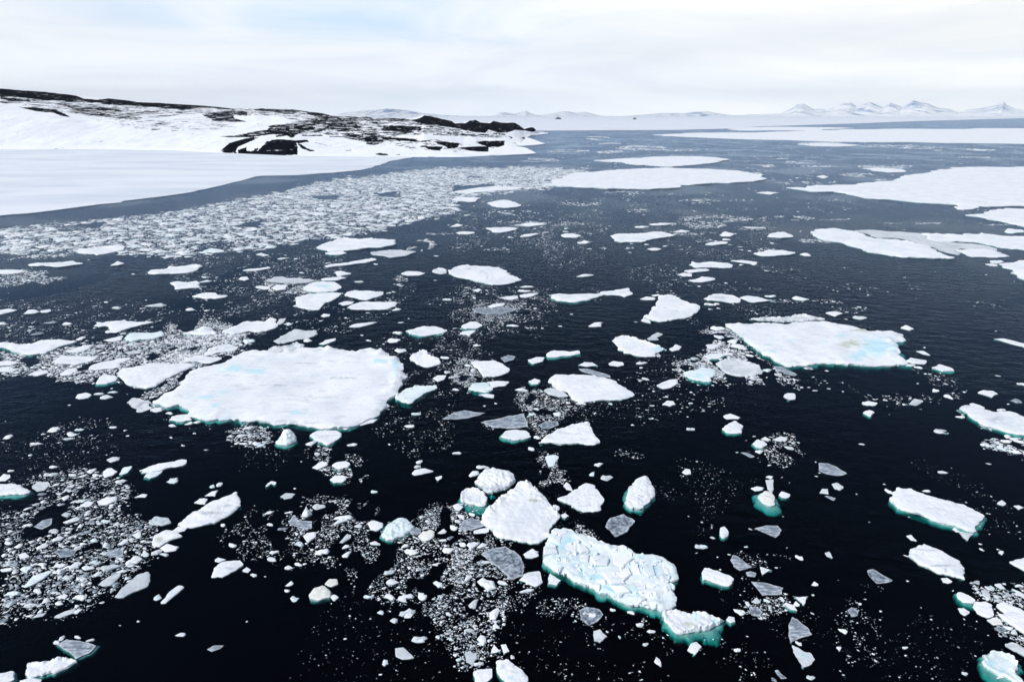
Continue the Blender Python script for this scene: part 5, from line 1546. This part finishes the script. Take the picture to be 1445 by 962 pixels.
# ------------------------------------------------------------------ distant mountains
def mountains(line, near_d, ridge_d, rockiness, seed):
    P = pts('P', line)
    xs = np.arange(P[0][0], P[-1][0] + 0.1, 0.7)
    ys = lerp([p[0] for p in P], [p[1] for p in P], xs)
    R1, R2 = 46, 8
    vv_ = np.zeros((len(xs), R1 + R2, 3))
    rk_ = np.zeros((len(xs), R1 + R2))
    for i, (x, y) in enumerate(zip(xs, ys)):
        X, Y, z1 = at_range(x, y, ridge_d)
        L = math.hypot(X, Y)
        ux, uy = X / L, Y / L
        z1 = max(z1, 5)
        for j in range(R1):
            t = j / (R1 - 1)
            D = near_d + (ridge_d - near_d) * t
            qx, qy = ux * D / 1000, uy * D / 1000
            sp = 1 - abs(noise.noise(Vector((qx * 1.6 + 0.5 * noise.noise(Vector((qx, qy, 3))), qy * 0.25, seed)))) * 2
            sp2 = fractal(qx * 2.4, qy * 1.2, seed + 4, 4)
            zz = z1 * t ** 1.25 * (1 + (1 - t) * (0.75 * sp + 0.35 * sp2)) - 6 * (1 - t)
            vv_[i, j] = (ux * D, uy * D, min(zz, z1 * (0.25 + 0.76 * t)))
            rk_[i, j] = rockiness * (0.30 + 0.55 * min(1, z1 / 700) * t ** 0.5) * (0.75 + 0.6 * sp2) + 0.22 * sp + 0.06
        for j in range(R2):
            t = (j + 1) / R2
            D = ridge_d + 4000 * t
            vv_[i, R1 + j] = (ux * D, uy * D, z1 * (1 - t) - 10 * t)
    n_ = R1 + R2
    fs_ = [(c * n_ + r_, (c + 1) * n_ + r_, (c + 1) * n_ + r_ + 1, c * n_ + r_ + 1) for c in range(len(xs) - 1) for r_ in range(n_ - 1)]
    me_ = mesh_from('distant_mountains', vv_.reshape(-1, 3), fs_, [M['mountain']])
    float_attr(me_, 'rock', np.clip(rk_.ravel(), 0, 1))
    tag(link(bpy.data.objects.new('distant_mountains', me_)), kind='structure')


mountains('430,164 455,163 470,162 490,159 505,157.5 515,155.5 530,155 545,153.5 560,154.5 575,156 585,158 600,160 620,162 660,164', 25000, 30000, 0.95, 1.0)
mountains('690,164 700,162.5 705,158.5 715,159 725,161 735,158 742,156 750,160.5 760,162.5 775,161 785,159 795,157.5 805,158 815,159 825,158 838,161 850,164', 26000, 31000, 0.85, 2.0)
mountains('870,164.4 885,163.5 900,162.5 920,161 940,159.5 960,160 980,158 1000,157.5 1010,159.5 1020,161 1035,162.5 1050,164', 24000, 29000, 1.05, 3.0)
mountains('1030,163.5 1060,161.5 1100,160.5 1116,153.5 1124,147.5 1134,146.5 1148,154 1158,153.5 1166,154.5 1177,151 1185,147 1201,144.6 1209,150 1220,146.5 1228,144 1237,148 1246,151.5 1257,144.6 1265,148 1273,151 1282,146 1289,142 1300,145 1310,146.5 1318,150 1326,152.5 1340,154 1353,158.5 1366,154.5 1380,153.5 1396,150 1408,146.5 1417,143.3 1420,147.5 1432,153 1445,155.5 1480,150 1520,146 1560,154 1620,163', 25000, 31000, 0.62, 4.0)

# dark rocky islets at the far edge of the ice
for (x0, x1, top, yb) in ((783.5, 793, 165.4, 168.4), (893, 899, 166.2, 168.6)):
    D = math.hypot(*sea((x0 + x1) / 2, yb, 1.0))
    n_ = 24
    vs, fs = [], []
    for j in range(7):
        for i in range(n_):
            t = i / (n_ - 1)
            x = x0 + (x1 - x0) * t
            X, Y, Z = at_range(x, top, D)
            L = math.hypot(X, Y)
            k = (j - 3) / 3
            prof = (1 - k * k) * (max(0.0, 1 - (2 * t - 0.9) ** 2)) * (1 + 0.3 * fractal(t * 5, j, x0, 3))
            Dd = D + k * (x1 - x0) * D / FPX * 0.6
            vs.append((X / L * Dd, Y / L * Dd, (Z - 1) * max(prof, 0) + 0.5))
    fs = [(j * n_ + i, j * n_ + i + 1, j * n_ + n_ + i + 1, j * n_ + n_ + i) for j in range(6) for i in range(n_ - 1)]
    o = link(bpy.data.objects.new('islet_hill', mesh_from('islet_hill', vs, fs, [M['dark_rock']])))
    tag(o, kind='structure')

# ------------------------------------------------------------------ air
if HAZE:
    hm, n, l = new_mat('thin_polar_air')
    vv2 = N(n, 'ShaderNodeVolumePrincipled')
    vv2.inputs['Color'].default_value = (0.80, 0.91, 1.0, 1)
    vv2.inputs['Density'].default_value = HAZE
    vv2.inputs['Anisotropy'].default_value = -0.25
    o = n.new('ShaderNodeOutputMaterial')
    l.new(vv2.outputs[0], o.inputs['Volume'])
    hz = box_mesh('haze', -40000, 40000, -2000, 40000, -62, 1500, hm)
    tag(hz, kind='stuff')

# ------------------------------------------------------------------ sky and sun
SUN_EL, SUN_AZ = math.radians(46), math.radians(-112)      # azimuth from +Y (straight ahead) towards +X
world = bpy.data.worlds.new('World')
scene.world = world
world.use_nodes = True
n, l = world.node_tree.nodes, world.node_tree.links
n.clear()
skyt = n.new('ShaderNodeTexSky')
skyt.sky_type = 'NISHITA'
skyt.sun_disc = False
skyt.sun_elevation = SUN_EL
skyt.sun_rotation = SUN_AZ
skyt.air_density = 1.0
skyt.dust_density = 0.6
tc = n.new('ShaderNodeTexCoord').outputs['Generated']
sep = n.new('ShaderNodeSeparateXYZ')
l.new(tc, sep.inputs[0])
mp = N(n, 'ShaderNodeMapping')
mp.inputs['Scale'].default_value = (2.2, 2.2, 16.0)
mp.inputs['Location'].default_value = (0.7, 0.2, 0.3)
l.new(tc, mp.inputs[0])
cl = noise_n(n, l, mp.outputs[0], 1.0, 5, 0.55, 0.6)
# the cloud bank lies low; overhead the sky opens to blue
cover = ramp(n, l, sep.outputs[2], [(0.0, (1, 1, 1)), (0.168, (1, 1, 1)), (0.225, (SKY_TOP,) * 3), (1.0, (SKY_TOP * 0.8,) * 3)]).outputs[0]
# one thin gap of pale blue in the bank, ahead and a little to the land side
gd = Vector(ray(480, 30)).normalized()
dif = N(n, 'ShaderNodeVectorMath', operation='SUBTRACT')
l.new(tc, dif.inputs[0])
dif.inputs[1].default_value = gd
sc_ = N(n, 'ShaderNodeVectorMath', operation='MULTIPLY')
l.new(dif.outputs[0], sc_.inputs[0])
sc_.inputs[1].default_value = (2.6, 0.5, 15.0)
ln = N(n, 'ShaderNodeVectorMath', operation='LENGTH')
l.new(sc_.outputs[0], ln.inputs[0])
gap = ramp(n, l, ln.outputs['Value'], [(0.1, (1, 1, 1)), (1.0, (0, 0, 0))]).outputs[0]
thin = mathn(n, l, 'MULTIPLY', gap, mathn(n, l, 'MULTIPLY', ramp(n, l, cl, [(0.40, (1, 1, 1)), (0.66, (0, 0, 0))]).outputs[0], 1.0))
bright = ramp(n, l, cl, [(0.32, (0.80, 0.845, 0.90)), (0.60, (1.0, 1.0, 1.0))]).outputs[0]
# warmer, brighter bank towards the right of the view
warm = ramp(n, l, sep.outputs[0], [(0.0, (0.97, 1.0, 1.04)), (0.62, (1.06, 1.04, 1.0))]).outputs[0]
mm = n.new('ShaderNodeMix')
mm.data_type = 'RGBA'
mm.blend_type = 'MULTIPLY'
mm.inputs[0].default_value = 1.0
l.new(bright, mm.inputs[6])
l.new(warm, mm.inputs[7])
cv = N(n, 'ShaderNodeVectorMath', operation='SCALE')
l.new(mm.outputs[2], cv.inputs[0])
cv.inputs[3].default_value = CLOUD_L / SKY_STRENGTH
veil = mixc(n, l, thin, cv.outputs[0], tuple(CLOUD_L / SKY_STRENGTH * k for k in (0.58, 0.78, 1.0)))
low = ramp(n, l, sep.outputs[2], [(0.0, (1.42, 1.42, 1.42)), (0.09, (1.0, 1.0, 1.0))]).outputs[0]
lm = N(n, 'ShaderNodeVectorMath', operation='MULTIPLY')
l.new(veil, lm.inputs[0])
l.new(low, lm.inputs[1])
skymix = mixc(n, l, cover, skyt.outputs[0], lm.outputs[0])
bg = N(n, 'ShaderNodeBackground', i_Strength=SKY_STRENGTH)
l.new(skymix, bg.inputs['Color'])
wo = n.new('ShaderNodeOutputWorld')
l.new(bg.outputs[0], wo.inputs['Surface'])

sd = bpy.data.lights.new('sun', 'SUN')
sd.energy = SUN_E
sd.angle = math.radians(14)
sd.color = (1.0, 0.965, 0.92)
so = link(bpy.data.objects.new('sun', sd))
dirv = Vector((math.sin(SUN_AZ) * math.cos(SUN_EL), math.cos(SUN_AZ) * math.cos(SUN_EL), math.sin(SUN_EL)))
so.rotation_euler = dirv.to_track_quat('Z', 'Y').to_euler()
so.location = (-200, -100, 300)

# ------------------------------------------------------------------ output
scene.view_settings.view_transform = 'Standard'
scene.view_settings.look = 'None'
scene.view_settings.gamma = 1.0
scene.view_settings.use_curve_mapping = False
scene.view_settings.exposure = EXPOSURE
scene.render.engine = 'CYCLES'
scene.cycles.use_denoising = True
scene.cycles.max_bounces = 8
scene.cycles.transparent_max_bounces = 12
scene.cycles.volume_bounces = 0
scene.cycles.sample_clamp_indirect = 4.0
scene.render.resolution_x, scene.render.resolution_y = 1024, 681
